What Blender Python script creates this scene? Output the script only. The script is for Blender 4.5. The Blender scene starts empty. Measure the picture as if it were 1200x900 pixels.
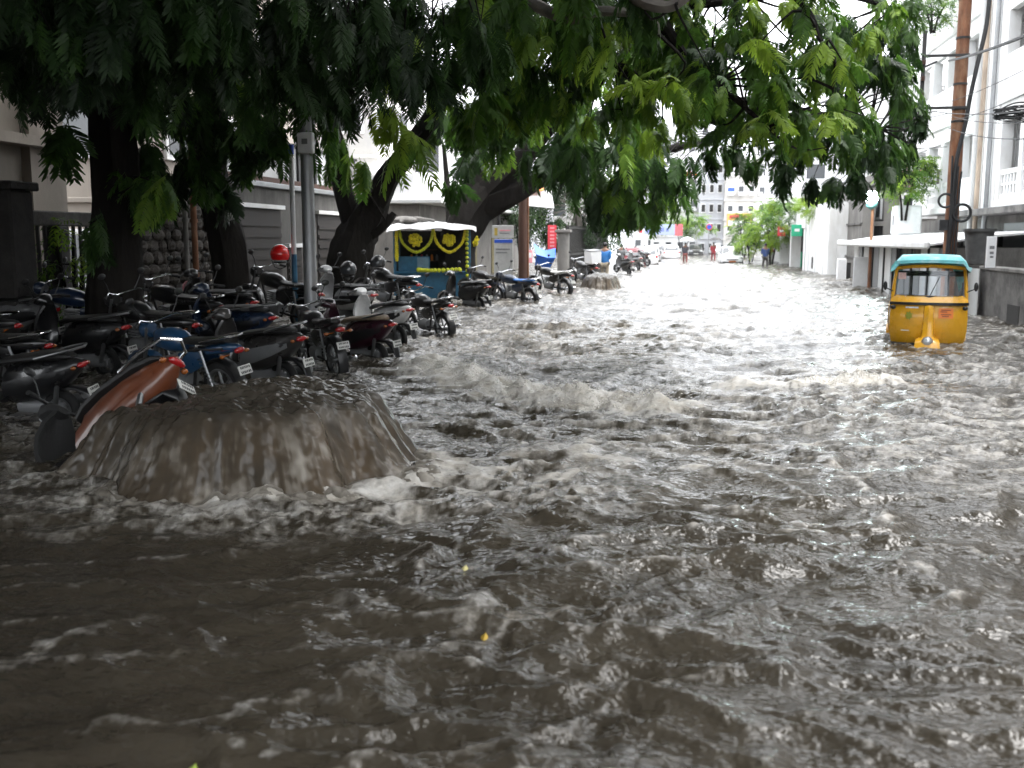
import bpy, math, random
import numpy as np
from mathutils import Vector, Matrix
random.seed(7)
rng = np.random.default_rng(11)
S = bpy.context.scene
COL = S.collection
R = math.radians
# ------------------------------------------------------------------ camera
CAM = Vector((0.0, 0.0, 1.75)); PITCH = R(8.3); YAW = R(9.8); FPX = 1167.0
cam = bpy.data.cameras.new('camera'); cam.lens = 35.0; cam.sensor_width = 36.0
cam.clip_start = 0.05; cam.clip_end = 1200
cam.dof.use_dof = True; cam.dof.focus_distance = 11.0; cam.dof.aperture_fstop = 2.2
camo = bpy.data.objects.new('camera', cam); COL.objects.link(camo)
camo.location = CAM; camo.rotation_euler = (math.pi/2-PITCH, 0, YAW)
S.camera = camo
_m = camo.rotation_euler.to_matrix()
CR, CU, CF = _m.col[0].copy(), _m.col[1].copy(), -_m.col[2]
# ------------------------------------------------------------------ light
SUN_EL, SUN_AZ = R(66), R(75)
world = bpy.data.worlds.new('World'); S.world = world; world.use_nodes = True
nt = world.node_tree; nt.nodes.clear()
sky = nt.nodes.new('ShaderNodeTexSky'); sky.sky_type = 'NISHITA'; sky.sun_disc = False
sky.sun_elevation = SUN_EL; sky.sun_rotation = SUN_AZ; sky.dust_density = 6.0; sky.air_density = 1.2; sky.ozone_density = 1.0
hs = nt.nodes.new('ShaderNodeHueSaturation'); hs.inputs['Saturation'].default_value = 0.10
mx = nt.nodes.new('ShaderNodeMix'); mx.data_type = 'RGBA'; mx.inputs['Factor'].default_value = 0.6
mx.inputs[7].default_value = (7.4, 7.7, 8.1, 1)       # even cloud deck
bg = nt.nodes.new('ShaderNodeBackground'); bg.inputs['Strength'].default_value = 0.15
wo = nt.nodes.new('ShaderNodeOutputWorld')
nt.links.new(sky.outputs['Color'], hs.inputs['Color']); nt.links.new(hs.outputs['Color'], mx.inputs[6])
nt.links.new(mx.outputs[2], bg.inputs['Color']); nt.links.new(bg.outputs[0], wo.inputs['Surface'])
sl = bpy.data.lights.new('sun', 'SUN'); sl.energy = 0.6; sl.angle = R(25); sl.color = (1, .97, .93)
so = bpy.data.objects.new('sun', sl); COL.objects.link(so)
_d = Vector((math.sin(SUN_AZ)*math.cos(SUN_EL), math.cos(SUN_AZ)*math.cos(SUN_EL), math.sin(SUN_EL)))
so.rotation_euler = _d.to_track_quat('Z', 'Y').to_euler(); so.location = (0, 0, 40)
S.view_settings.view_transform = 'Standard'; S.view_settings.look = 'None'
S.view_settings.exposure = 2.15; S.view_settings.gamma = 1.0; S.view_settings.use_curve_mapping = False
S.cycles.use_denoising = True
S.cycles.max_bounces = 8; S.cycles.diffuse_bounces = 3; S.cycles.glossy_bounces = 3
S.cycles.transmission_bounces = 4; S.cycles.transparent_max_bounces = 6
S.cycles.caustics_reflective = False; S.cycles.caustics_refractive = False
# ------------------------------------------------------------------ pixel helpers (photo is 1200 x 900)
def ray(px, py): return CF + CR*((px-600)/FPX) + CU*((450-py)/FPX)
def W(px, py, d): return CAM + ray(px, py)*d
def G(px, py, z=0.0):
    r = ray(px, py); return CAM + r*((z-CAM.z)/r.z)
def AX(px, py, x):
    r = ray(px, py); return CAM + r*(x/r.x)
def AY(px, py, y):
    r = ray(px, py); return CAM + r*(y/r.y)
# ------------------------------------------------------------------ mesh builder
class MB:
    def __init__(s): s.v = []; s.f = []
    def add(s, vs, fs):
        n = len(s.v); s.v += [tuple(v) for v in vs]; s.f += [tuple(i+n for i in f) for f in fs]; return s
    def quad(s, a, b, c, d): return s.add([a, b, c, d], [(0, 1, 2, 3)])
    def box(s, c, d, bev=0.0, M=None):
        hx, hy, hz = d[0]/2, d[1]/2, d[2]/2; h = (hx, hy, hz); vs = []; fs = []
        T = (lambda p: M @ Vector(p)) if M is not None else (lambda p: Vector(p))
        C = Vector(c)
        if bev <= 0:
            for x in (-1, 1):
                for y in (-1, 1):
                    for z in (-1, 1): vs.append(C + T((x*hx, y*hy, z*hz)))
            fs = [(0, 1, 3, 2), (4, 6, 7, 5), (0, 4, 5, 1), (2, 3, 7, 6), (0, 2, 6, 4), (1, 5, 7, 3)]
            return s.add(vs, fs)
        bev = min(bev, min(h)*0.9); idx = {}
        for x in (-1, 1):
            for y in (-1, 1):
                for z in (-1, 1):
                    for a in range(3):
                        sg = (x, y, z); p = [sg[k]*(h[k]-(0 if k == a else bev)) for k in range(3)]
                        idx[(x, y, z, a)] = len(vs); vs.append(C + T(p))
        for a in range(3):
            b, c2 = (a+1) % 3, (a+2) % 3
            for sg in (-1, 1):
                q = []
                for u, w in ((-1, -1), (1, -1), (1, 1), (-1, 1)):
                    k = [0, 0, 0]; k[a] = sg; k[b] = u; k[c2] = w; q.append(idx[(*k, a)])
                fs.append(tuple(q if sg > 0 else q[::-1]))
            for u in (-1, 1):
                for w in (-1, 1):
                    k1 = [0, 0, 0]; k1[a] = -1; k1[b] = u; k1[c2] = w; k2 = list(k1); k2[a] = 1
                    q = [idx[(*k1, b)], idx[(*k2, b)], idx[(*k2, c2)], idx[(*k1, c2)]]
                    fs.append(tuple(q if u*w < 0 else q[::-1]))
        for x in (-1, 1):
            for y in (-1, 1):
                for z in (-1, 1):
                    q = [idx[(x, y, z, a)] for a in range(3)]
                    fs.append(tuple(q if x*y*z > 0 else q[::-1]))
        return s.add(vs, fs)
    def tube(s, pts, r, n=8, cap=True):
        pts = [Vector(p) for p in pts]; m = len(pts)
        rs = [r]*m if not hasattr(r, '__len__') else list(r)
        up = None; rings = []
        for i in range(m):
            t = (pts[min(i+1, m-1)]-pts[max(i-1, 0)])
            t = t.normalized() if t.length > 1e-9 else Vector((0, 0, 1))
            if up is None: up = t.orthogonal().normalized()
            else:
                up = up - t*up.dot(t); up = up.normalized() if up.length > 1e-6 else t.orthogonal().normalized()
            bi = t.cross(up)
            rings.append([pts[i]+(up*math.cos(2*math.pi*k/n)+bi*math.sin(2*math.pi*k/n))*rs[i] for k in range(n)])
        return s.loft(rings, cap)
    def loft(s, rings, cap=True, closed=False):
        n = len(rings[0]); vs = [p for r_ in rings for p in r_]; fs = []
        m = len(rings)
        for i in range(m if closed else m-1):
            for k in range(n):
                a = i*n+k; b = i*n+(k+1) % n; j = (i+1) % m
                fs.append((a, b, j*n+(k+1) % n, j*n+k))
        if cap and not closed:
            fs.append(tuple(range(n))[::-1]); fs.append(tuple(range((m-1)*n, m*n)))
        return s.add(vs, fs)
    def ell(s, c, rad, nu=12, nv=8, M=None):
        C = Vector(c); rings = []
        for j in range(nv+1):
            th = math.pi*(j+0.001)/(nv+0.002)
            ring = []
            for k in range(nu):
                a = 2*math.pi*k/nu
                p = Vector((rad[0]*math.sin(th)*math.cos(a), rad[1]*math.sin(th)*math.sin(a), -rad[2]*math.cos(th)))
                ring.append(C + (M @ p if M is not None else p))
            rings.append(ring)
        return s.loft(rings, True)
    def torus(s, c, Rr, r, axis='y', nu=24, nv=8, sq=1.0):
        rings = []
        for i in range(nu):
            a = 2*math.pi*i/nu; ring = []
            for k in range(nv):
                b = 2*math.pi*k/nv; rr = Rr + r*math.cos(b); w = r*sq*math.sin(b)
                p = {'y': (rr*math.cos(a), w, rr*math.sin(a)), 'x': (w, rr*math.cos(a), rr*math.sin(a)), 'z': (rr*math.cos(a), rr*math.sin(a), w)}[axis]
                ring.append(Vector(c)+Vector(p))
            rings.append(ring)
        return s.loft(rings, False, True)
    def disc(s, c, r, w, axis='y', n=18):
        d = {'x': Vector((1, 0, 0)), 'y': Vector((0, 1, 0)), 'z': Vector((0, 0, 1))}[axis]
        return s.tube([Vector(c)-d*w/2, Vector(c)+d*w/2], r, n)
    def sheet(s, rows, th=0.0):
        n = len(rows[0]); vs = [Vector(p) for r_ in rows for p in r_]; fs = []
        for i in range(len(rows)-1):
            for k in range(n-1): fs.append((i*n+k, i*n+k+1, (i+1)*n+k+1, (i+1)*n+k))
        if th > 0:
            N = len(vs); nrm = [Vector((0, 0, 0)) for _ in vs]
            for f in fs:
                q = (vs[f[1]]-vs[f[0]]).cross(vs[f[3]]-vs[f[0]])
                for i in f: nrm[i] += q
            vs += [v-(q.normalized() if q.length > 0 else Vector((0, 0, 1)))*th for v, q in zip(vs, nrm)]
            fs2 = [tuple(i+N for i in f[::-1]) for f in fs]
            m = len(rows); brd = [i for i in range(n)] + [i*n+n-1 for i in range(1, m)] + [(m-1)*n+k for k in range(n-2, -1, -1)] + [i*n for i in range(m-2, 0, -1)]
            for a, b in zip(brd, brd[1:]+brd[:1]): fs2.append((b, a, a+N, b+N))
            fs = fs+fs2
        return s.add(vs, fs)
    def mesh(s, name, mat, smooth=True):
        me = bpy.data.meshes.new(name); me.from_pydata(s.v, [], s.f)
        if mat is not None: me.materials.append(mat)
        if smooth: me.shade_smooth(); me.set_sharp_from_angle(angle=R(38))
        me.update(); return me
    def build(s, name, mat, parent=None, smooth=True, **tags):
        o = bpy.data.objects.new(name, s.mesh(name, mat, smooth)); COL.objects.link(o)
        if parent is not None: o.parent = parent
        for k, v in tags.items(): o[k] = v
        return o
def tag(o, label=None, cat=None, group=None, kind=None):
    if label: o['label'] = label
    if cat: o['category'] = cat
    if group: o['group'] = group
    if kind: o['kind'] = kind
    return o
def empty(name, loc=(0, 0, 0), rot=(0, 0, 0), label=None, cat=None, group=None):
    o = bpy.data.objects.new(name, None); COL.objects.link(o); o.location = loc; o.rotation_euler = rot
    o.empty_display_size = 0.2
    return tag(o, label, cat, group)
def copy_tree(o, parent=None):
    c = o.copy(); COL.objects.link(c)
    if parent is not None: c.parent = parent
    for ch in list(o.children): copy_tree(ch, c)
    return c
def inst(name, me, parent=None, M=None):
    o = bpy.data.objects.new(name, me); COL.objects.link(o)
    if parent is not None: o.parent = parent
    if M is not None: o.matrix_local = M
    return o
def Bx(name, mat, c, d, parent=None, bev=0.0, M=None, smooth=False, **t):
    return MB().box(c, d, bev, M).build(name, mat, parent, smooth, **t)
# ------------------------------------------------------------------ materials
_mc = {}
def pm(name, col, rough=0.5, metal=0.0, var=0.25, scale=6.0, bump=0.0, bscale=40.0, stain=None, stain_amt=0.0, sscale=1.5, stretch=(1, 1, 1), coat=0.0, spec=0.5):
    if name in _mc: return _mc[name]
    m = bpy.data.materials.new(name); m.use_nodes = True; t = m.node_tree; N = t.nodes; L = t.links
    b = N['Principled BSDF']; b.inputs['Roughness'].default_value = rough; b.inputs['Metallic'].default_value = metal
    b.inputs['Coat Weight'].default_value = coat; b.inputs['Specular IOR Level'].default_value = spec
    tc = N.new('ShaderNodeTexCoord'); mp = N.new('ShaderNodeMapping'); mp.inputs['Scale'].default_value = stretch
    L.new(tc.outputs['Object'], mp.inputs['Vector'])
    n1 = N.new('ShaderNodeTexNoise'); n1.inputs['Scale'].default_value = scale; n1.inputs['Detail'].default_value = 5; n1.inputs['Roughness'].default_value = .65
    L.new(mp.outputs[0], n1.inputs['Vector'])
    rp = N.new('ShaderNodeMapRange'); rp.inputs['From Min'].default_value = .3; rp.inputs['From Max'].default_value = .7
    rp.inputs['To Min'].default_value = 1-var; rp.inputs['To Max'].default_value = 1+var*.6
    L.new(n1.outputs['Fac'], rp.inputs['Value'])
    mu = N.new('ShaderNodeMix'); mu.data_type = 'RGBA'; mu.blend_type = 'MULTIPLY'; mu.inputs['Factor'].default_value = 1
    mu.inputs[6].default_value = (*col, 1); L.new(rp.outputs[0], mu.inputs[7]); out = mu.outputs[2]
    if stain:
        n2 = N.new('ShaderNodeTexNoise'); n2.inputs['Scale'].default_value = sscale; n2.inputs['Detail'].default_value = 8; n2.inputs['Roughness'].default_value = .7
        L.new(mp.outputs[0], n2.inputs['Vector'])
        r2 = N.new('ShaderNodeMapRange'); r2.inputs['From Min'].default_value = .48; r2.inputs['From Max'].default_value = .68
        r2.inputs['To Max'].default_value = stain_amt; L.new(n2.outputs['Fac'], r2.inputs['Value'])
        m2 = N.new('ShaderNodeMix'); m2.data_type = 'RGBA'; L.new(r2.outputs[0], m2.inputs['Factor']); L.new(out, m2.inputs[6]); m2.inputs[7].default_value = (*stain, 1); out = m2.outputs[2]
    L.new(out, b.inputs['Base Color'])
    rr = N.new('ShaderNodeMapRange'); rr.inputs['To Min'].default_value = max(.02, rough-.12); rr.inputs['To Max'].default_value = min(1, rough+.12)
    L.new(n1.outputs['Fac'], rr.inputs['Value']); L.new(rr.outputs[0], b.inputs['Roughness'])
    if bump > 0:
        n3 = N.new('ShaderNodeTexNoise'); n3.inputs['Scale'].default_value = bscale; n3.inputs['Detail'].default_value = 4; L.new(mp.outputs[0], n3.inputs['Vector'])
        bp = N.new('ShaderNodeBump'); bp.inputs['Strength'].default_value = bump; bp.inputs['Distance'].default_value = .02
        L.new(n3.outputs['Fac'], bp.inputs['Height']); L.new(bp.outputs[0], b.inputs['Normal'])
    _mc[name] = m; return m
M_white = pm('white_paint_wall', (.82, .82, .82), .8, var=.10, scale=1.2, stain=(.50, .47, .42), stain_amt=.5, sscale=.7, stretch=(1, 1, .35), bump=.15)
M_whiteclean = pm('white_paint', (.78, .78, .79), .5, var=.08)
M_yard = pm('grimy_yard_concrete', (.11, .104, .096), .9, var=.45, scale=1.8, stain=(.035, .032, .03), stain_amt=.85, sscale=1.3, stretch=(1, 1, .4), bump=.4)
M_conc = pm('weathered_concrete', (.20, .19, .178), .9, var=.35, scale=1.5, stain=(.06, .056, .05), stain_amt=.85, sscale=1.3, stretch=(1, 1, .4), bump=.4)
M_dconc = pm('dark_concrete', (.15, .142, .135), .9, var=.55, scale=2.5, stain=(.035, .032, .03), stain_amt=.9, sscale=1.6, bump=.4)
M_stone = pm('rubble_stone', (.055, .046, .040), .9, var=.45, scale=5, stain=(.07, .06, .05), stain_amt=.6, bump=.7, bscale=18)
M_mortar = pm('mortar', (.05, .045, .04), .95, var=.3, bump=.4)
M_beige = pm('beige_plaster', (.34, .30, .26), .9, var=.15, scale=1, stain=(.22, .20, .17), stain_amt=.6, sscale=.8, stretch=(1, 1, .4), bump=.2)
M_tile = pm('brown_awning', (.26, .14, .09), .7, var=.3)
M_iron = pm('dark_iron', (.035, .033, .032), .55, .3, var=.4)
M_steel = pm('galvanised_steel', (.36, .37, .38), .45, .6, var=.25, scale=3, stain=(.18, .16, .14), stain_amt=.5)
M_rustpole = pm('rusty_pole', (.21, .085, .04), .75, .1, var=.6, scale=5, stretch=(1, 1, .3), stain=(.36, .22, .13), stain_amt=.7, sscale=3.2, bump=.3)
M_brownwood = pm('brown_wood', (.085, .040, .026), .75, var=.35, stretch=(1, 1, .2))
M_black = pm('black_plastic', (.011, .011, .012), .38, var=.3, scale=9)
M_rubber = pm('tyre_rubber', (.012, .012, .012), .8, var=.3, bump=.3, bscale=90)
M_chrome = pm('chrome', (.72, .73, .75), .15, 1.0, var=.1)
M_alloy = pm('alloy', (.22, .225, .23), .35, .9, var=.2)
M_seat = pm('seat_vinyl', (.012, .0115, .0115), .5, var=.3, bump=.15, bscale=120)
M_plate = pm('plate_white', (.62, .62, .59), .4, var=.05)
M_glass = pm('dark_glass', (.05, .055, .06), .06, var=.05, spec=.8)
M_red = pm('red_lens', (.36, .012, .014), .15, var=.05, coat=.6)
M_amber = pm('amber_lens', (.30, .085, .015), .15, var=.05, coat=.6)
M_clear = pm('clear_lens', (.62, .64, .66), .1, .4, var=.05)
M_cable = pm('black_cable', (.016, .016, .017), .6, var=.3)
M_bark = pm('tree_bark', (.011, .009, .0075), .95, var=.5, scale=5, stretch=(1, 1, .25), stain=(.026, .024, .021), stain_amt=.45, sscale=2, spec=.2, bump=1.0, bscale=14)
M_palebark = pm('pale_branch_bark', (.20, .18, .16), .9, var=.4, scale=4, bump=.6, bscale=20)
M_yel = pm('yellow_paint', (.74, .37, .015), .28, var=.10, scale=3, stain=(.40, .22, .05), stain_amt=.45, sscale=2.5, coat=.4)
M_teal = pm('turquoise_canvas', (.14, .48, .51), .7, var=.12, scale=4, stain=(.60, .70, .72), stain_amt=.85, sscale=1.6)
M_orange = pm('orange_sticker', (.80, .22, .03), .5, var=.1)
M_green_s = pm('green_sign', (.02, .42, .22), .5, var=.08)
M_red_s = pm('red_sign', (.70, .05, .07), .5, var=.08)
M_pink_s = pm('pink_sign', (.75, .30, .33), .6, var=.08)
M_blue_s = pm('blue_sign', (.03, .10, .55), .5, var=.1)
M_tarp = pm('blue_tarp', (.015, .13, .62), .45, var=.25, scale=3, bump=.3, bscale=12)
M_whitetarp = pm('white_tarp', (.50, .50, .50), .6, var=.15, scale=4, bump=.3, bscale=10)
M_kioskblue = pm('kiosk_blue', (.03, .15, .27), .5, var=.3, scale=6)
M_dark = pm('dark_interior', (.03, .028, .026), .9, var=.4)
M_shutter = pm('brown_shutter', (.024, .018, .015), .7, var=.35, stretch=(1, 1, .3))
M_greymetal = pm('grey_sheet_metal', (.22, .225, .23), .55, .2, var=.2, scale=3, stain=(.15, .14, .13), stain_amt=.6)
M_palemetal = pm('pale_sheet_metal', (.62, .63, .63), .55, .1, var=.15, scale=3, stain=(.36, .33, .30), stain_amt=.5, stretch=(1, 1, .3))
M_skin = pm('skin', (.22, .12, .075), .6, var=.1)
M_bluejacket = pm('blue_raincoat', (.03, .17, .46), .4, var=.15)
M_trouser = pm('grey_trousers', (.08, .075, .07), .8, var=.2)
M_hair = pm('black_hair', (.012, .011, .01), .6, var=.2)
# ------------------------------------------------------------------ numpy noise
def _h(ix, iy, seed):
    h = (ix.astype(np.uint32)*np.uint32(374761393) + iy.astype(np.uint32)*np.uint32(668265263) + np.uint32(seed*2246822519 & 0xffffffff))
    h ^= h >> np.uint32(13); h *= np.uint32(1274126177); h ^= h >> np.uint32(16)
    return h.astype(np.float64)*(2*math.pi/4294967296.0)
def gn(x, y, seed=0):
    xi = np.floor(x); yi = np.floor(y); fx = x-xi; fy = y-yi; xi = xi.astype(np.int64); yi = yi.astype(np.int64)
    u = fx*fx*fx*(fx*(fx*6-15)+10); v = fy*fy*fy*(fy*(fy*6-15)+10)
    def d(i, j):
        a = _h(xi+i, yi+j, seed); return np.cos(a)*(fx-i)+np.sin(a)*(fy-j)
    a = d(0, 0); b = d(1, 0); c = d(0, 1); e = d(1, 1)
    return 1.5*((a+(b-a)*u)+((c+(e-c)*u)-(a+(b-a)*u))*v)
def ridge(x, y, seed, p=2.0): return np.clip(1-np.abs(gn(x, y, seed))*1.6, 0, 1)**p
def ss(a, b, x):
    t = np.clip((x-a)/(b-a), 0, 1); return t*t*(3-2*t)
def seg_d(x, y, pts):
    best = np.full(x.shape, 1e9); par = np.zeros(x.shape)
    for i in range(len(pts)-1):
        ax, ay = pts[i]; bx, by = pts[i+1]; dx, dy = bx-ax, by-ay
        t = np.clip(((x-ax)*dx+(y-ay)*dy)/(dx*dx+dy*dy), 0, 1)
        d = np.hypot(x-ax-t*dx, y-ay-t*dy); k = d < best; best[k] = d[k]; par[k] = (i+t[k])/(len(pts)-1)
    return best, par
def g2(px, py): p = G(px, py); return (p.x, p.y)
BOIL1 = (-3.34, 7.22)      # big surge, centre of its base
BOIL2 = g2(704, 341)
def water_h(x, y):
    r = np.hypot(x, y)
    wx = x+.45*gn(x*.55, y*.55, 1)+.16*gn(x*1.7, y*1.7, 2); wy = y+.45*gn(x*.55+9, y*.55, 3)+.16*gn(x*1.7, y*1.7+5, 4)
    calm = ss(-.6, -3.2, x+.30*(y-4.0))*ss(6.4, 5.2, y)               # glassier water in the near left
    amp = 1-.55*calm
    amp *= .72+.28*ss(2.6, 7.0, y)
    amp = amp*(1+.38*gn(x*.45+3, y*.33, 61)+.25*gn(x*1.1, y*.7, 62))
    big = (1+.7*ss(10, 18, y))*(.055*gn(wx*.38, wy*.5, 10)+.03*gn(wx*.8, wy*.8, 20))
    c1 = ridge(wx*.75, wy*1.35, 11, 1.8); c2 = ridge(wx*1.5+3, wy*2.7, 12, 1.8); c3 = ridge(wx*3.6, wy*5.6, 13, 1.6)
    # standing crests across the flow, right of the middle
    ang = .10; sx = wx*math.cos(ang)+wy*math.sin(ang); sy = -wx*math.sin(ang)+wy*math.cos(ang)
    st = ridge(sx*.55, sy*1.9, 14, 2.2)
    zs = np.exp(-((x-.9)/2.0)**2-((y-6.2)/2.4)**2)
    # long streaks sliding up to the right in the near left
    ang = .62; qx = wx*math.cos(ang)+wy*math.sin(ang); qy = -wx*math.sin(ang)+wy*math.cos(ang)
    lk = ridge(qx*.30, qy*2.0, 15, 2.5)
    zl = ss(7.5, 5.5, y)*ss(1.2, -.6, x)
    nx = gn(wx*2.3, wy*3.4, 51); nn = gn(wx*5.2+.4*nx, wy*7.4, 52)
    h = big*(.6+.4*amp)+amp*(.050*c1+.036*c2+.012*c3+.018*nx+.010*nn)+.06*st*zs+.016*lk*zl+zl*(.022*ridge(qx*.24+.10*nx, qy*1.9+.10*nn, 57, 3.0)+.020*gn(qx*.45+.2*nx, qy*3.2, 55)+.010*gn(qx*1.4, qy*7.5, 56))
    h += amp*(.0085*gn(x*7.5+nx, y*13, 16)+.0030*gn(x*17+nn, y*28, 17)*ss(14, 6, r)+.002*gn(x*46, y*60, 18)*ss(9, 4, r))
    # the two breaking ridges
    wob = .22*gn(x*1.3, y*1.3, 31)
    d1, t1 = seg_d(x+wob, y+.4*wob, [g2(500, 428), g2(560, 448), g2(640, 466), g2(700, 474), g2(772, 478)])
    d2, t2 = seg_d(x+wob, y+.4*wob, [g2(860, 452), g2(940, 453), g2(1000, 449), g2(1040, 446)])
    d3, t3 = seg_d(x+wob, y+.4*wob, [g2(300, 596), g2(420, 572), g2(520, 545), g2(620, 528), g2(740, 540)])
    jag = .35+1.2*np.abs(gn(x*2.1, y*1.1, 32))+.5*gn(x*5.2, y*4.0, 33)
    k1 = np.exp(-(d1/.34)**2); k2 = np.exp(-(d2/.22)**2); k3 = np.exp(-(d3/.30)**2)
    h += (.15*k1+.10*k2+.03*k3)*jag+k1*(.03*gn(x*4, y*5, 63)+.02*gn(x*10, y*12, 64))
    # rim around the foot of the surges
    rb = np.hypot((x-BOIL1[0])/1.35, (y-BOIL1[1])/1.0)
    rim = np.exp(-((rb-1.08)/.13)**2)*ss(-3.9, -2.9, x+.3*(y-7)); h += .07*rim*(.6+.8*gn(x*4, y*4, 34))
    rb2 = np.hypot((x-BOIL2[0])/.85, (y-BOIL2[1])/1.2); h += .08*np.exp(-((rb2-1.0)/.3)**2)
    h -= .10*ss(.9, .3, rb)
    # foam where crests are high, by the ridges, and downstream of the surge
    m = .16*ss(6.5, 9, y)+.05
    zone = .22*np.exp(-((x+.9)/1.8)**2-((y-7.9)/1.7)**2)+.05*ss(10, 16, y)+.10*np.exp(-((x-.8)/2.8)**2-((y-9)/3.0)**2)
    cr = .42*c1+.38*c2+.30*c3
    brk = gn(x*3.1, y*4.2, 41)*.5+gn(x*8, y*11, 42)*.35+gn(x*19, y*24, 43)*.2
    fine = gn(x*12+nx, y*17, 44)*.6+gn(x*27, y*36, 45)*.5
    churn = np.clip(.68*ss(6.0, 9.0, y)+.10*ss(-1.0, 2.5, x)*ss(3.0, 6, y)-.12*ss(11, 20, y), 0, .8)*(1-calm)
    foam = ss(.80, 1.45, cr*1.05+zone*1.1+.38*brk+.22*fine-.42*calm)*.75
    foam = np.maximum(foam, churn*np.clip(.26+.65*brk+.55*fine+.45*(c2-.5), 0, 1))
    foam = np.maximum(foam, ss(.10, .72, .9*np.exp(-(d1/.60)**2)+.50*brk+.3*fine)*np.exp(-(d1/1.1)**2)); foam = np.maximum(foam, ss(.12, .75, .9*np.exp(-(d2/.36)**2)+.5*brk+.3*fine)*np.exp(-(d2/.7)**2))
    foam = np.maximum(foam, ss(.5, 1.1, k3+.75*brk)*.55); rim2 = np.exp(-((rb-1.16)/.20)**2)*(.35+.65*ss(-4.6, -3.0, x)); foam = np.maximum(foam, ss(.30, 1.05, rim2+.60*brk+.35*fine)*.85)
    lk2 = ridge(qx*.24+.10*nx, qy*1.9+.10*nn, 57, 3.0); foam = np.maximum(foam, ss(.62, 1.15, lk2+.22*brk+.34*fine)*zl*.36*(.4+.6*ss(-.2, .4, gn(qx*.6, qy*1.1, 65))))
    ap = np.exp(-((np.hypot((x-BOIL1[0]-.25)/1.75, (y-BOIL1[1]+.05)/1.30)-1.0)/.34)**2)*ss(BOIL1[1]+.7, BOIL1[1]-.4, y-.25*(x-BOIL1[0]))
    ap = np.maximum(ap, np.exp(-((x+1.15)/.9)**2-((y-6.9)/.9)**2)); foam = np.maximum(foam, ap*np.clip(.30+.95*brk+.65*fine, 0, 1)*.85)
    h += ap*(.020*gn(x*6, y*8, 58)+.010*gn(x*15, y*19, 59))
    return h, np.clip(foam, 0, 1)
def attr(me, name, data):
    a = me.attributes.new(name, 'FLOAT', 'POINT'); a.data.foreach_set('value', np.ascontiguousarray(np.asarray(data).ravel(), dtype=np.float32))
def grid_mesh(name, P, closed_u=False):
    nr, nc = P.shape[:2]; me = bpy.data.meshes.new(name)
    idx = np.arange(nr*nc).reshape(nr, nc)
    if closed_u: idx = np.concatenate([idx, idx[:, :1]], 1)
    q = np.stack([idx[:-1, :-1], idx[:-1, 1:], idx[1:, 1:], idx[1:, :-1]], -1).reshape(-1, 4)
    me.vertices.add(nr*nc); me.vertices.foreach_set('co', P.reshape(-1).astype(np.float32))
    me.loops.add(q.size); me.loops.foreach_set('vertex_index', q.reshape(-1).astype(np.int32))
    me.polygons.add(len(q)); me.polygons.foreach_set('loop_start', np.arange(0, q.size, 4, dtype=np.int32))
    me.update(calc_edges=True); me.shade_smooth(); return me
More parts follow.
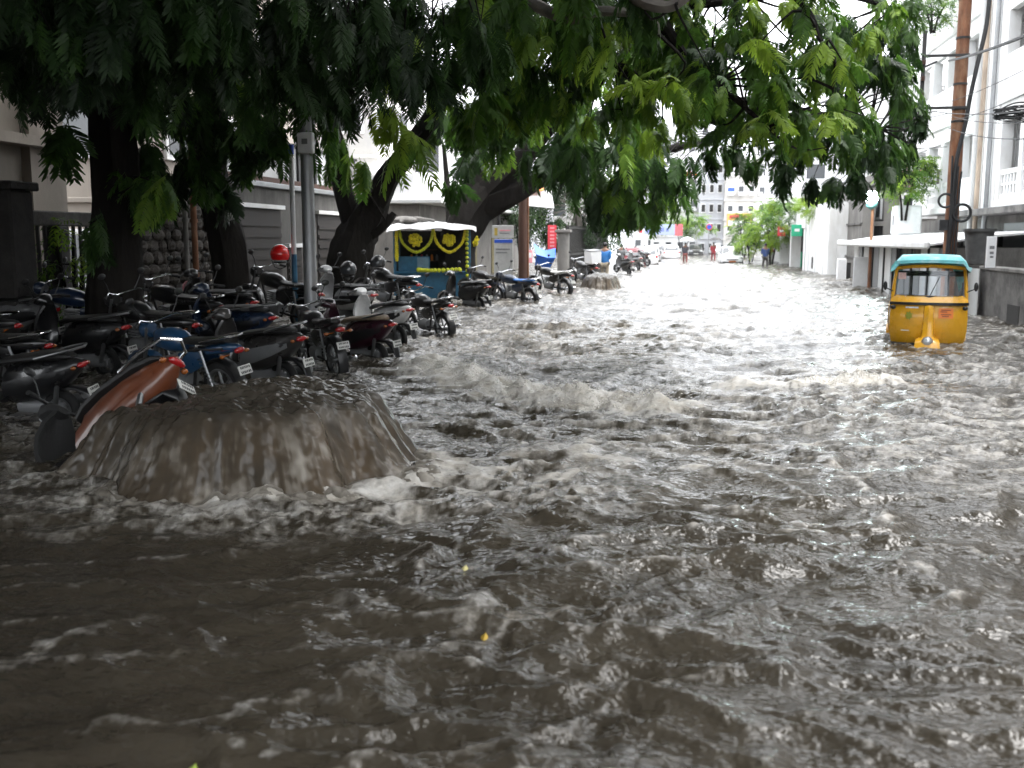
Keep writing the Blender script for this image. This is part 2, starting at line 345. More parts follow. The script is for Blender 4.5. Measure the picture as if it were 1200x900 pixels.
def water_mat(name, streak=False):
    m = bpy.data.materials.new(name); m.use_nodes = True; t = m.node_tree; N = t.nodes; L = t.links; b = N['Principled BSDF']
    tc = N.new('ShaderNodeTexCoord'); at = N.new('ShaderNodeAttribute'); at.attribute_name = 'foam'
    def noise(sc, det=4, rough=.6, vec=None):
        n = N.new('ShaderNodeTexNoise'); n.inputs['Scale'].default_value = sc; n.inputs['Detail'].default_value = det; n.inputs['Roughness'].default_value = rough
        L.new(vec or tc.outputs['Object'], n.inputs['Vector']); return n.outputs['Fac']
    def mapr(v, a, b_, c, d):
        r = N.new('ShaderNodeMapRange'); r.inputs[1].default_value = a; r.inputs[2].default_value = b_; r.inputs[3].default_value = c; r.inputs[4].default_value = d; L.new(v, r.inputs[0]); return r.outputs[0]
    def mix(f, a, b_):
        x = N.new('ShaderNodeMix'); x.data_type = 'RGBA'
        L.new(f, x.inputs[0])
        for k, s in ((6, a), (7, b_)):
            if isinstance(s, tuple): x.inputs[k].default_value = (*s, 1)
            else: L.new(s, x.inputs[k])
        return x.outputs[2]
    silt = mapr(noise(.9, 5), .35, .7, 0, 1)
    mud = mix(silt, (.032, .027, .020), (.058, .049, .036))
    br = noise(26, 5, .7)
    add = N.new('ShaderNodeMath'); add.operation = 'MULTIPLY_ADD'; L.new(br, add.inputs[0]); add.inputs[1].default_value = .9; add.inputs[2].default_value = -.45
    f2 = N.new('ShaderNodeMath'); f2.operation = 'ADD'; L.new(at.outputs['Fac'], f2.inputs[0])
    gate = N.new('ShaderNodeMath'); gate.operation = 'MULTIPLY'; L.new(add.outputs[0], gate.inputs[0]); L.new(mapr(at.outputs['Fac'], 0, .3, 0, 1), gate.inputs[1]); L.new(gate.outputs[0], f2.inputs[1])
    ff = mapr(f2.outputs[0], .05, .95, 0, 1)
    foamc = mix(mapr(noise(5, 3), .3, .7, 0, 1), (.46, .42, .36), (.68, .665, .64))
    L.new(mix(ff, mud, foamc), b.inputs['Base Color'])
    L.new(mapr(ff, .1, .8, .13, .5), b.inputs['Roughness'])
    b.inputs['IOR'].default_value = 1.33
    mp = N.new('ShaderNodeMapping'); mp.inputs['Scale'].default_value = (1, 1.5, 1); L.new(tc.outputs['Object'], mp.inputs[0])
    ad = N.new('ShaderNodeMath'); ad.operation = 'ADD'
    L.new(noise(9, 4, .55, mp.outputs[0]), ad.inputs[0]); L.new(noise(24, 2, .5, mp.outputs[0]), ad.inputs[1])
    b0 = N.new('ShaderNodeBump'); b0.inputs['Strength'].default_value = .6; b0.inputs['Distance'].default_value = .12
    L.new(noise(2.4, 4, .6, mp.outputs[0]), b0.inputs['Height'])
    bp = N.new('ShaderNodeBump'); bp.inputs['Strength'].default_value = .20; bp.inputs['Distance'].default_value = .02
    L.new(ad.outputs[0], bp.inputs['Height']); L.new(b0.outputs[0], bp.inputs['Normal']); L.new(bp.outputs[0], b.inputs['Normal'])
    return m
M_water = water_mat('flood_water')
# radial sheet, finest in the direction of the street
va = YAW
a_in = np.linspace(-R(40), R(44), 700); a_l = np.linspace(-math.pi, -R(40), 60)[1:-1]; a_r = np.linspace(R(44), math.pi, 60)[1:]
aa = np.concatenate([a_l, a_in, a_r])        # measured to the right of the view axis
r1 = np.linspace(.15, 2.2, 14)[:-1]; r2 = np.exp(np.linspace(math.log(2.2), math.log(90), 570)); r3 = np.exp(np.linspace(math.log(90), math.log(300), 20))[1:]
rr = np.concatenate([r1, r2, r3])
rrg, aag = np.meshgrid(rr, aa, indexing='ij')
ang = aag-va
Xw = rrg*np.sin(ang); Yw = rrg*np.cos(ang)
Hw, Fw = water_h(Xw, Yw)
fade = ss(120, 60, rrg)
Hw = Hw*fade - .05
P = np.stack([Xw, Yw, Hw], -1)
me = grid_mesh('flood_water', P, True); me.materials.append(M_water); attr(me, 'foam', Fw)
water = bpy.data.objects.new('water', me); COL.objects.link(water); tag(water, 'grey brown floodwater rushing down the whole street', kind='structure')
gr = MB().quad((-310, -310, -.6), (310, -310, -.6), (310, 310, -.6), (-310, 310, -.6)).build('ground', M_dconc, kind='structure')
# ------------------------------------------------------------------ surges: water thrown up and pouring off all round
def surge_mat():
    m = bpy.data.materials.new('surging_water'); m.use_nodes = True; t = m.node_tree; N = t.nodes; L = t.links; b = N['Principled BSDF']
    a1 = N.new('ShaderNodeAttribute'); a1.attribute_name = 'foam'; a2 = N.new('ShaderNodeAttribute'); a2.attribute_name = 'silt'
    x = N.new('ShaderNodeMix'); x.data_type = 'RGBA'; L.new(a2.outputs['Fac'], x.inputs[0]); x.inputs[6].default_value = (.036, .032, .026, 1); x.inputs[7].default_value = (.088, .064, .041, 1)
    y = N.new('ShaderNodeMix'); y.data_type = 'RGBA'; L.new(a1.outputs['Fac'], y.inputs[0]); L.new(x.outputs[2], y.inputs[6]); y.inputs[7].default_value = (.33, .305, .265, 1)
    L.new(y.outputs[2], b.inputs['Base Color'])
    r = N.new('ShaderNodeMapRange'); r.inputs[3].default_value = .22; r.inputs[4].default_value = .5; L.new(a1.outputs['Fac'], r.inputs[0]); L.new(r.outputs[0], b.inputs['Roughness'])
    b.inputs['IOR'].default_value = 1.33; return m
M_surge = surge_mat()
def surge(name, c, rx, ry, h, seed, nphi=520, ns=150, label=None, skew=0.0, low_left=0.0):
    phi = np.linspace(0, 2*math.pi, nphi, endpoint=False)[None, :]; s = np.linspace(0, 1, ns)[:, None]
    S_, P_ = np.broadcast_arrays(s, phi)
    cu, sv = np.cos(P_), np.sin(P_)
    k = 9.0
    def pn(f, g, sd): return gn(cu*f+11, sv*f+S_*g+7, sd)
    plat = .50
    top = np.minimum(S_/plat, 1); fall = np.clip((S_-plat)/(1-plat), 0, 1)
    irr = 1+.10*gn(cu*1.6, sv*1.6, seed)+.055*gn(cu*4, sv*4, seed+1)+.03*gn(cu*9, sv*9+S_, seed+4)
    wq = .8*gn(cu*4+S_*1.4, sv*4, seed+33)
    strand = gn(cu*13+wq, sv*13+S_*1.8, seed+2)*.7+gn(cu*34+2*wq, sv*34+S_*3, seed+3)*.45
    rad = (.68*top+.38*fall**.95*(1+.35*gn(cu*3, sv*3, seed+5)))*irr+.02*fall**2*ss(.2, .95, cu)+.05*fall**1.5*gn(cu*6, sv*6, seed+35)+.010*strand*fall
    hh = h*(1-low_left*ss(.15, -.95, cu))*(1+.04*gn(cu*2.2, sv*2.2, seed+6))
    X = c[0]+rx*rad*cu; Y = c[1]+ry*rad*sv
    bell = .5+.5*np.cos(math.pi*np.clip(fall, 0, 1)**.95); Z = hh*(1-.15*top**2.2)*(.85*bell+.15*(1-fall**1.6))-.05*fall**3
    bulge = gn(X*2.2, Y*2.2, seed+7)*.030+gn(X*5, Y*5, seed+8)*.014+gn(X*12, Y*12, seed+9)*.006
    Z = Z+bulge*(1-fall)**.5+h*.012*strand*np.sin(math.pi*np.clip(fall, 0, 1))
    Z = Z+.022*gn(X*9, Y*9, seed+36)*np.sin(math.pi*np.clip(S_*.9, 0, 1))+.012*gn(X*19, Y*19+Z*8, seed+37)
    P = np.stack([X, Y, Z+skew*(X-c[0])*0], -1)
    me = grid_mesh(name, P, True); me.materials.append(M_surge)
    wv = .9*gn(cu*5+S_*1.5, sv*5, seed+30)+.5*gn(X*3.0, Z*5+Y, seed+31)
    st = gn(cu*15+wv, sv*15+S_*2.2, seed+20)*.55+gn(cu*40+wv*2, sv*40+S_*4, seed+21)*.42+gn(cu*85+wv*3, sv*85+S_*6, seed+26)*.25
    bl = gn(X*2.4+S_, Y*2.4+Z*2, seed+22)*.7+gn(X*8, Y*8+Z*5, seed+23)*.5+gn(X*20, Y*20+Z*9, seed+27)*.3
    foam = ss(.0, .8, .14*fall+.48*st*ss(.05, .5, fall)+.62*bl+.03)*(.08+.74*ss(.05, .6, fall)*(.22+.78*ss(-.8, .6, cu)))
    foam = np.maximum(foam, ss(.80, 1.0, fall+.30*bl+.15*st)*.75)
    silt = np.clip(.10+.75*ss(.0, .5, fall)*(.35+.65*ss(-.8, .5, cu))*(.7+.7*gn(cu*7+wv, sv*7+S_*2, seed+24)+.5*st+.3*bl), 0, 1)
    attr(me, 'foam', np.clip(foam, 0, 1).ravel()); attr(me, 'silt', silt.ravel())
    # broken apron of froth where the falling sheet lands
    aN = 46; A_, P2 = np.meshgrid(np.linspace(0, 1, aN), phi[0], indexing='ij'); c2, s2 = np.cos(P2), np.sin(P2)
    r0 = rad[-6][None, :]*np.ones((aN, 1)); wid_ = .20+.16*gn(c2*2.5, s2*2.5, seed+40)+.10*gn(c2*7, s2*7, seed+41)+.10*ss(0, 1, c2)
    ra = r0*(.95+A_*np.clip(wid_, .06, .6)); XA = c[0]+rx*ra*c2; YA = c[1]+ry*ra*s2
    hN = gn(XA*4, YA*4, seed+42)*.5+gn(XA*10, YA*10, seed+43)*.4+gn(XA*24, YA*24, seed+44)*.3+gn(XA*50, YA*50, seed+45)*.15
    base = water_h(XA, YA)[0]-.05
    ZA = base+h*.075*np.sin(math.pi*np.clip(A_*.8+.28, 0, 1))*(.55+.9*hN)-.05*A_-.012
    m2 = grid_mesh(name, np.stack([XA, YA, ZA], -1), True); m2.materials.append(M_surge)
    attr(m2, 'foam', np.clip((.50+1.25*hN-.30*A_)*(.35+.45*ss(-1.1, .4, c2)), 0, .85)); attr(m2, 'silt', np.full(XA.shape, .25))
    o = bpy.data.objects.new(name, me); COL.objects.link(o); tag(o, label, kind='structure')
    o2 = bpy.data.objects.new('surge_froth', m2); COL.objects.link(o2); tag(o2, 'pale froth where the '+label.split(' of ')[0]+' lands', kind='stuff'); return o
surge('water_surge', BOIL1, 1.34, 1.12, .66, 50, label='big brown mound of surging floodwater pouring over in front of the parked scooters', low_left=.14)
surge('water_surge', BOIL2, .68, 1.0, .60, 80, 200, 60, label='small far mound of surging floodwater by the parked motorcycles')
# ------------------------------------------------------------------ foliage
def leaf_mat():
    m = bpy.data.materials.new('leaf_green'); m.use_nodes = True; t = m.node_tree; N = t.nodes; L = t.links; b = N['Principled BSDF']
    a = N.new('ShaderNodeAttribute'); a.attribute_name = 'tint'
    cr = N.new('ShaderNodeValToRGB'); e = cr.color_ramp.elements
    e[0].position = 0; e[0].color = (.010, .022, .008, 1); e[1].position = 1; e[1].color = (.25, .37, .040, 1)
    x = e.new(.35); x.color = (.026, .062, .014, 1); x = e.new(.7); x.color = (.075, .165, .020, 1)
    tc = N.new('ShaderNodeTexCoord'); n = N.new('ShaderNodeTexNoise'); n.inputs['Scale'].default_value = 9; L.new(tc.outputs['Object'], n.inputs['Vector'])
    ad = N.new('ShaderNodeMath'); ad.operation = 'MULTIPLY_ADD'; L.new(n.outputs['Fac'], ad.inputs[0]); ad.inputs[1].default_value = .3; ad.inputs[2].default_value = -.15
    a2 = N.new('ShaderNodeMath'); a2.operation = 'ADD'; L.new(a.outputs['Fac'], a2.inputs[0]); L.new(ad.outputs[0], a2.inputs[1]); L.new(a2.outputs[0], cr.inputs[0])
    L.new(cr.outputs[0], b.inputs['Base Color']); b.inputs['Roughness'].default_value = .5; b.inputs['Specular IOR Level'].default_value = .25
    tr = N.new('ShaderNodeBsdfTranslucent'); hs_ = N.new('ShaderNodeHueSaturation'); hs_.inputs['Value'].default_value = 1.5; L.new(cr.outputs[0], hs_.inputs['Color']); L.new(hs_.outputs[0], tr.inputs['Color'])
    ms = N.new('ShaderNodeMixShader'); ms.inputs[0].default_value = .38; L.new(b.outputs[0], ms.inputs[1]); L.new(tr.outputs[0], ms.inputs[2])
    L.new(ms.outputs[0], N['Material Output'].inputs['Surface']); return m
M_leaf = leaf_mat()
def frond(npair=10, droop=.35, seg=2, wid=.030, sd=0, plen=.15, rach=True):
    """one feathery leaf, about 0.5 long, stalk along +x"""
    r_ = random.Random(sd); V = []; F = []
    Lf = .5
    def axis(t): return Vector((Lf*(t-.10*droop*t*t), .02*math.sin(3*t+sd), -droop*.32*t*t))
    if rach:
        for i in range(5):
            p = axis(i/4); w = .004*(1.2-i/4); V += [p+Vector((0, w, 0)), p-Vector((0, w, 0)), p+Vector((0, 0, -w*1.5))]
        for i in range(4):
            for k in range(3): F.append((i*3+k, i*3+(k+1) % 3, i*3+3+(k+1) % 3, i*3+3+k))
    for i in range(npair):
        t = .14+.84*i/(npair-1); p = axis(t); ln = plen*(.62+.5*math.sin(math.pi*(t*.85+.1)))*r_.uniform(.85, 1.12)
        for sgn in (-1, 1):
            fw = r_.uniform(.30, .60)+.45*t; out = Vector((math.sin(fw), sgn*math.cos(fw), r_.uniform(-.12, .12)-.25*droop)); out.normalize()
            dp = r_.uniform(.2, .55)*(.5+droop); n0 = len(V); side = Vector((out.y*sgn, -out.x*sgn, 0)).normalized()*sgn; tilt = Vector((0, 0, r_.uniform(-.4, .4)))
            side = (side+tilt*.5).normalized()
            for q in range(seg+1):
                u = q/seg; c = p+out*ln*u+Vector((0, 0, -dp*ln*u*u)); w = wid*(.45, 1.0, .22)[min(2, int(u*2+1e-6))]*.5 if seg == 2 else wid*.5*(.35+.65*math.sin(math.pi*min(1, u*.8+.22)))
                V += [c-side*w, c+side*w]
            for q in range(seg): F.append((n0+2*q, n0+2*q+1, n0+2*q+3, n0+2*q+2))
    return np.array([tuple(v) for v in V]), np.array(F)
FT = [frond(13, dr, 2, .040, k) for k, dr in enumerate((.2, .55, .9, 1.3))]
FT_HANG = [frond(14, dr, 2, .027, 20+k, .14) for k, dr in enumerate((.2, .5, .8))]
FT_COARSE = [frond(5, .5, 1, .085, 40+k, .17, False) for k in range(3)]
FT_BUSH = [frond(5, .5, 2, .05, 60+k, .14, False) for k in range(3)]
def quads_mesh(name, V, F, tint, mat):
    me = bpy.data.meshes.new(name); me.vertices.add(len(V)); me.vertices.foreach_set('co', V.reshape(-1).astype(np.float32))
    me.loops.add(F.size); me.loops.foreach_set('vertex_index', F.reshape(-1).astype(np.int32))
    me.polygons.add(len(F)); me.polygons.foreach_set('loop_start', np.arange(0, F.size, 4, dtype=np.int32)); me.update(calc_edges=True)
    attr(me, 'tint', tint); me.materials.append(mat); return me
_fm = {}
def frond_mesh(fam, k, tq):
    key = (id(fam), k, tq)
    if key not in _fm:
        V, F = fam[k]; _fm[key] = quads_mesh('frond', V, F, np.full(len(V), tq/5), M_leaf)
    return _fm[key]
def rotm(az, pit, roll):
    return Matrix.Rotation(az, 3, 'Z') @ Matrix.Rotation(pit, 3, 'Y') @ Matrix.Rotation(roll, 3, 'X')
def catmull(pts, rad, n=5):
    P = [Vector(p) for p in pts]; out = []; ro = []
    for i in range(len(P)-1):
        a, b, c, d = P[max(i-1, 0)], P[i], P[i+1], P[min(i+2, len(P)-1)]
        for k in range(n):
            t = k/n; out.append(.5*((2*b)+(c-a)*t+(2*a-5*b+4*c-d)*t*t+(3*b-a-3*c+d)*t**3)); ro.append(rad[i]+(rad[i+1]-rad[i])*t)
    return out+[P[-1]], ro+[rad[-1]]
def branch(mb, pts, rad, sd=0, n=10, rough=.10, sub=5):
    p, r_ = catmull(pts, rad, sub); q = random.Random(sd)
    k0 = len(mb.v); mb.tube(p, r_, n)
    for i in range(k0, len(mb.v)):
        ring = (i-k0)//n; kk = (i-k0) % n; c = p[min(ring, len(p)-1)]; v = Vector(mb.v[i])
        f = 1+rough*(math.sin(kk*2.2+ring*.25+sd)+.6*math.sin(kk*4.1-ring*.5+sd*2))+rough*.5*q.uniform(-1, 1)
        mb.v[i] = tuple(c+(v-c)*f)
    return p
BARKS = {}
class Tree:
    def __init__(s, name, label, base, group='trees leaning over the street', bark=None):
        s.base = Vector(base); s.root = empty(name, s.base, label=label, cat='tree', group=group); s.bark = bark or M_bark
        s.fr = []; s.skel = []; s.tw = MB(); s.ntr = 0
    def limb(s, pts, rad, name='limb', n=10, rough=.10, mat=None):
        mb = MB(); p = branch(mb, [Vector(q)-s.base for q in pts], rad, s.ntr*7+len(s.skel), n, rough); s.ntr += 1
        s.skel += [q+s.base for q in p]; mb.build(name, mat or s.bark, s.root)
    def blob(s, c, ax, n, tint=.35, ln=.5, fam=None, pit=(.1, .9), tv=.18, per=9, twig=.5, shell=.35):
        """n leaves in an ellipsoid: c centre, ax (right, forward, up) radii along the view's right / depth / up"""
        fam = fam or FT; c = Vector(c); fw = Vector((CF.x, CF.y, 0)).normalized(); up = Vector((0, 0, 1))
        ncl = max(1, n//per)
        sk = min(s.skel, key=lambda q: (q-c).length) if s.skel else None
        for _ in range(ncl):
            while True:
                v = rng.uniform(-1, 1, 3); q = np.linalg.norm(v)
                if q <= 1: break
            v = v/max(q, 1e-6)*q**shell
            p = c+CR*(v[0]*ax[0])+fw*(v[1]*ax[1])+up*(v[2]*ax[2])
            outd = Vector((CR*v[0]*ax[0]+fw*v[1]*ax[1])); az0 = math.atan2(outd.y, outd.x)
            ct = tint+rng.normal(0, tv)
            if sk is not None and rng.random() < twig:
                mid = (p+sk)/2+Vector(rng.normal(0, .12, 3))+Vector((0, 0, .15*(p-sk).length*.4))
                pp, rr_ = catmull([q-s.base for q in (sk, mid, p)], [.022, .014, .005], 3); s.tw.tube(pp, rr_, 4, False)
            for k in range(per):
                az = az0+rng.normal(0, 1.1); pt = rng.uniform(*pit)
                M = rotm(az, pt, rng.normal(0, .35)); L = ln*rng.uniform(.75, 1.2)/.5
                off = Vector(rng.normal(0, .10, 3))*(ln/.5)
                s.fr.append((p+off, M, L, fam, int(rng.integers(len(fam))), min(1, max(0, ct+rng.normal(0, .07)))))
    def px(s, x, y, d, rx, ry, cov, dep=None, **k):
        ax = (rx/FPX*d, dep or rx/FPX*d, ry/FPX*d); ln = k.get('ln', .5)
        n = int(1.9*cov*math.pi*ax[0]*ax[2]/(.075*(ln/.5)**2)); s.blob(W(x, y, d), ax, max(9, n), **k)
    def finish(s, nparts=300, crown='crown'):
        fr = s.fr
        vis = []
        for i, f in enumerate(fr):
            v = f[0]-CAM; d = v.dot(CF)
            if d > 1:
                x, y = v.dot(CR)/d*FPX, v.dot(CU)/d*FPX
                if abs(x) < 590 and -440 < y < 445: vis.append((d/f[2], i))
        vis.sort(); pick = set(i for _, i in vis[:nparts]) if nparts else set()
        Vs, Fs, Ts = [], [], []; n0 = 0
        for i, (p, M, L, fam, k, tn) in enumerate(fr):
            if i in pick:
                o = inst('leaf_frond', frond_mesh(fam, k, int(round(tn*5))), s.root, Matrix.Translation(p-s.base) @ (M.to_4x4()*1.0) @ Matrix.Diagonal((L, L, L, 1)))
                continue
            V, F = fam[k]; A = np.array(M)*L
            Vs.append(V @ A.T+np.array(p-s.base)); Fs.append(F+n0); n0 += len(V); Ts.append(np.full(len(V), tn))
        if Vs:
            me = quads_mesh(crown, np.concatenate(Vs), np.concatenate(Fs), np.concatenate(Ts), M_leaf)
            o = inst(crown, me, s.root); o['kind'] = 'stuff'
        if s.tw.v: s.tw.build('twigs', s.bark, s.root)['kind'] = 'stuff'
# ---- the near tree just left of the frame: its leaves hang into the top left and its limbs cross over the street
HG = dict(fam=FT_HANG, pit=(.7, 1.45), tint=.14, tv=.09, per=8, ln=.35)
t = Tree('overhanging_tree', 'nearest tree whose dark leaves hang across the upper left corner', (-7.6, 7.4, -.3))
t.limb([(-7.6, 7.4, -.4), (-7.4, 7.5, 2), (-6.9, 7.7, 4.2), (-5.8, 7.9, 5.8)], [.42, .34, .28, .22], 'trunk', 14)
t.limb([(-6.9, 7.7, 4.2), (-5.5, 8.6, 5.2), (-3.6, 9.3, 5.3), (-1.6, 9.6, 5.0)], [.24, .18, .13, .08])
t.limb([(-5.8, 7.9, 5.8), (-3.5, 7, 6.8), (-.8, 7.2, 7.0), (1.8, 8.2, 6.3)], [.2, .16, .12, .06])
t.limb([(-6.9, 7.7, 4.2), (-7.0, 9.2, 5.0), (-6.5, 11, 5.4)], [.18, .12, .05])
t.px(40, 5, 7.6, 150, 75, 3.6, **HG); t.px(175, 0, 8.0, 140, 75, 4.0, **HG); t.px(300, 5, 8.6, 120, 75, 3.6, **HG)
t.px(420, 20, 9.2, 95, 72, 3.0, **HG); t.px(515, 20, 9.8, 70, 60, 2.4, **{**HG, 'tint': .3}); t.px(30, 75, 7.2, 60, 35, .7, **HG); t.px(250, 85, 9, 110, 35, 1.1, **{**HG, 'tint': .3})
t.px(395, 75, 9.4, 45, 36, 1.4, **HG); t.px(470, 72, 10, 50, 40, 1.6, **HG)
CO = dict(fam=FT_COARSE, ln=.8, tint=.2, per=10, twig=.15, pit=(0, .8))  # coarse crown leaves out of view overhead, put in to shade the street
for (x, y, z, a, b, c, n) in ((-6, 6, 7.5, 4.0, 4.0, 1.3, 2200), (-3, 3, 7.5, 3.2, 4, 1.1, 1800), (-7.5, 1, 6.0, 3, 4, 1.8, 1700), (-4, -3.5, 6.0, 4.5, 3.5, 1.5, 1800), (-11, 4, 5.5, 2.5, 5, 2.5, 1200), (-8, 10.5, 7.2, 3, 3, 1.6, 1300), (-1, 8.5, 7.8, 2.6, 3, .9, 900), (-.5, -1, 7.5, 2.5, 3.5, .9, 1000), (1.5, 4, 8.0, 2, 4, .8, 500)): t.blob((x, y, z), (a, b, c), n, **CO)
t.finish()
# ---- first trunk in view
t = Tree('street_tree', 'thick dark upright trunk at the left, in front of the beige house', AX(132, 352, -7.7))
B = t.base; d1 = (B-CAM).dot(CF)
t.limb([B+Vector((0, 0, -.6)), W(134, 300, d1), W(137, 220, d1), W(130, 120, d1), W(118, 20, d1), W(100, -120, d1)], [.40, .345, .31, .30, .29, .24], 'trunk', 16, .07)
t.limb([W(128, 110, d1), W(190, 40, d1+.3), W(280, -20, d1+.6), W(400, -90, d1)], [.2, .15, .12, .07])
t.limb([W(125, 150, d1), W(85, 100, d1-.4), W(50, 40, d1-1)], [.12, .09, .04])
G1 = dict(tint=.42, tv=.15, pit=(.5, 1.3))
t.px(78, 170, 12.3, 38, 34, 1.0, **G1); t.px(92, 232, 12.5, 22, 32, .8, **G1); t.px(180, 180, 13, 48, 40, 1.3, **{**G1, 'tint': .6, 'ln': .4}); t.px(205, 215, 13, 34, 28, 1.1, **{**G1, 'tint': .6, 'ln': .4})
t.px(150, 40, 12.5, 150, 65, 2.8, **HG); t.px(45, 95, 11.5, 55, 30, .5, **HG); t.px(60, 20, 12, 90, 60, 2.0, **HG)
for (x, y, z, a, b, c, n) in ((-8.5, 13.5, 8.0, 4, 3.4, 1.4, 1800), (-4, 13, 8.6, 3, 3, 1.0, 1200), (-11, 10, 6.8, 2.5, 4, 1.6, 1100)): t.blob((x, y, z), (a, b, c), n, **CO)
t.finish()
# ---- second trunk, leaning left, with the paper on it
t = Tree('street_tree', 'spreading tree on a leaning trunk with white paper, limbs arching across the upper right', AX(272, 335, -7.9))
B = t.base; d2 = (B-CAM).dot(CF); T2D = d2
t.limb([B+Vector((0, 0, -.5)), W(270, 300, d2), W(255, 235, d2), W(240, 170, d2), W(248, 100, d2), W(270, 10, d2), W(300, -120, d2)], [.34, .31, .30, .29, .25, .22, .16], 'trunk', 14, .08)
t.limb([W(245, 185, d2), W(268, 180, d2-.1), W(283, 165, d2-.2), W(320, 158, d2-.2), W(345, 150, d2)], [.09, .07, .055, .04, .02])
t.limb([W(250, 110, d2), W(330, 50, d2), W(420, 10, d2-.5), W(520, -50, d2-1)], [.17, .13, .10, .06])
t.px(200, 150, 14.5, 60, 36, 1.6, **{**G1, 'tint': .3}); t.px(225, 165, 15, 55, 45, 1.8, **{**G1, 'tint': .3}); t.px(300, 100, 15, 80, 60, 1.9, **{**G1, 'tint': .4}); t.px(225, 205, 15.5, 50, 28, 1.3, **{**G1, 'tint': .25}); t.px(300, 140, 15, 40, 16, .6, **G1)
t.px(285, 20, 15, 60, 40, 1.2, tint=.6); t.px(345, 70, 15, 50, 40, 1.2, tint=.5); t.px(380, 25, 15, 70, 50, 1.8, **HG)
for (x, y, z, a, b, c, n) in ((-8.5, 18.5, 8.8, 3.5, 3.2, 1.3, 1400), (-4.6, 17.5, 9.4, 2.6, 3, .9, 900)): t.blob((x, y, z), (a, b, c), n, **CO)
# its limbs arch on across the upper middle and right of the street
t.limb([W(285, -50, d2), W(420, -150, 14.6), W(560, -110, 13.4), W(660, -60, 12.6), W(760, 10, 12.4), W(800, 62, 12.3), W(850, 105, 12.4), W(900, 150, 12.8)], [.24, .18, .15, .12, .085, .06, .045, .02])
t.limb([W(275, -10, d2), W(380, -90, 15.2), W(500, -100, 14.8), W(590, 10, 14.5), W(700, 65, 14.2), W(740, 84, 14), W(800, 118, 14), W(850, 146, 14.3), W(920, 165, 15)], [.24, .18, .14, .13, .115, .12, .09, .07, .02])
t.limb([W(600, -10, 11.5), W(660, 20, 10.8), W(700, 13, 10.6), W(745, 17, 10.4), W(768, 27, 10.3), W(772, 40, 10.3)], [.08, .065, .05, .04, .03, .018], mat=M_palebark)
t.limb([W(700, -60, 10.5), W(735, -10, 10), W(775, 8, 9.8), W(800, 0, 9.7), W(830, -30, 9.6)], [.07, .06, .055, .05, .04], mat=M_palebark)
t.limb([W(660, -60, 12.6), W(830, -70, 11), W(935, 0, 9.8), W(960, 45, 9.6), W(978, 68, 9.6), W(976, 110, 9.7)], [.09, .06, .03, .022, .016, .008])
t.limb([W(760, 10, 12.4), W(860, 0, 12.5), W(960, -10, 13), W(1050, 10, 14)], [.07, .055, .04, .02])
t.limb([W(800, 118, 14), W(870, 120, 14.4), W(950, 130, 15), W(1030, 150, 16)], [.06, .045, .03, .015])
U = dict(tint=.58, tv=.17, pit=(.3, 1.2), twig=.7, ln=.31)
t.px(700, 100, 14, 80, 42, 1.5, **U); t.px(790, 60, 14, 75, 40, 1.3, **U); t.px(690, 40, 13, 55, 30, .9, **U)
t.px(860, 70, 12.5, 80, 60, 1.9, **U); t.px(930, 40, 12, 75, 45, 2.0, **U); t.px(940, 130, 13.5, 80, 48, 2.2, **U); t.px(850, 120, 13, 60, 30, 1.3, **U); t.px(1010, 90, 15, 48, 70, 2.0, **{**U, 'tint': .36})
t.px(990, 180, 16, 58, 36, 2.2, **{**U, 'tint': .34}); t.px(905, 178, 15.5, 50, 22, 1.6, **{**U, 'tint': .34}); t.px(1040, 150, 17, 30, 45, 1.7, **{**U, 'tint': .34}); t.px(1045, 45, 15.5, 38, 42, 1.4, **{**U, 'tint': .35}); t.px(1070, 120, 17, 22, 30, 1.0, **{**U, 'tint': .34})
t.px(920, 207, 16, 25, 12, .9, **{**U, 'tint': .25}); t.px(985, 200, 16.5, 38, 16, 1.2, **{**U, 'tint': .25}); t.px(820, 165, 15, 30, 22, .9, **{**U, 'tint': .25}); t.px(1075, 12, 14, 35, 18, 1.1, **U)
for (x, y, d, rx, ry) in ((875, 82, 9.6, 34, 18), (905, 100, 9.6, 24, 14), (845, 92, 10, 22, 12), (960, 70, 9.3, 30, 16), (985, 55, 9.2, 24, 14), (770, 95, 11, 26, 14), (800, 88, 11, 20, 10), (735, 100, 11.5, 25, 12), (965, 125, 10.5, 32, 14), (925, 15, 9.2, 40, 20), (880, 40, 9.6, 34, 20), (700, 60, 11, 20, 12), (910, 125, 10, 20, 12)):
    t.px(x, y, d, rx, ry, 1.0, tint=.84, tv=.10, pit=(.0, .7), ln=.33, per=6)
t.px(640, 15, 11, 70, 30, 1.6, tint=.5, pit=(.4, 1.1), ln=.38); t.px(720, 20, 13, 90, 40, 2.0, **U); t.px(650, 0, 14, 80, 40, 2.2, **U); t.px(600, 60, 15, 50, 40, 1.6, **U); t.px(740, 0, 12, 50, 30, 1.6, **U); t.px(560, 30, 13, 50, 40, 1.4, **U); t.px(820, 15, 13, 90, 35, 1.5, **U); t.px(760, 130, 14.5, 60, 28, 1.6, **U); t.px(640, 75, 14, 60, 40, 1.6, **U); t.px(1010, 30, 14, 60, 40, 1.3, **U); t.px(780, -10, 9.5, 80, 25, .8, tint=.35, ln=.4)
for (x, y, z, a, b, c, n) in ((-3, 15, 9.0, 2.5, 3, 1.2, 350), (1.5, 11, 8.2, 2.4, 3, .8, 350)): t.blob((x, y, z), (a, b, c), n, **CO)
t.finish()
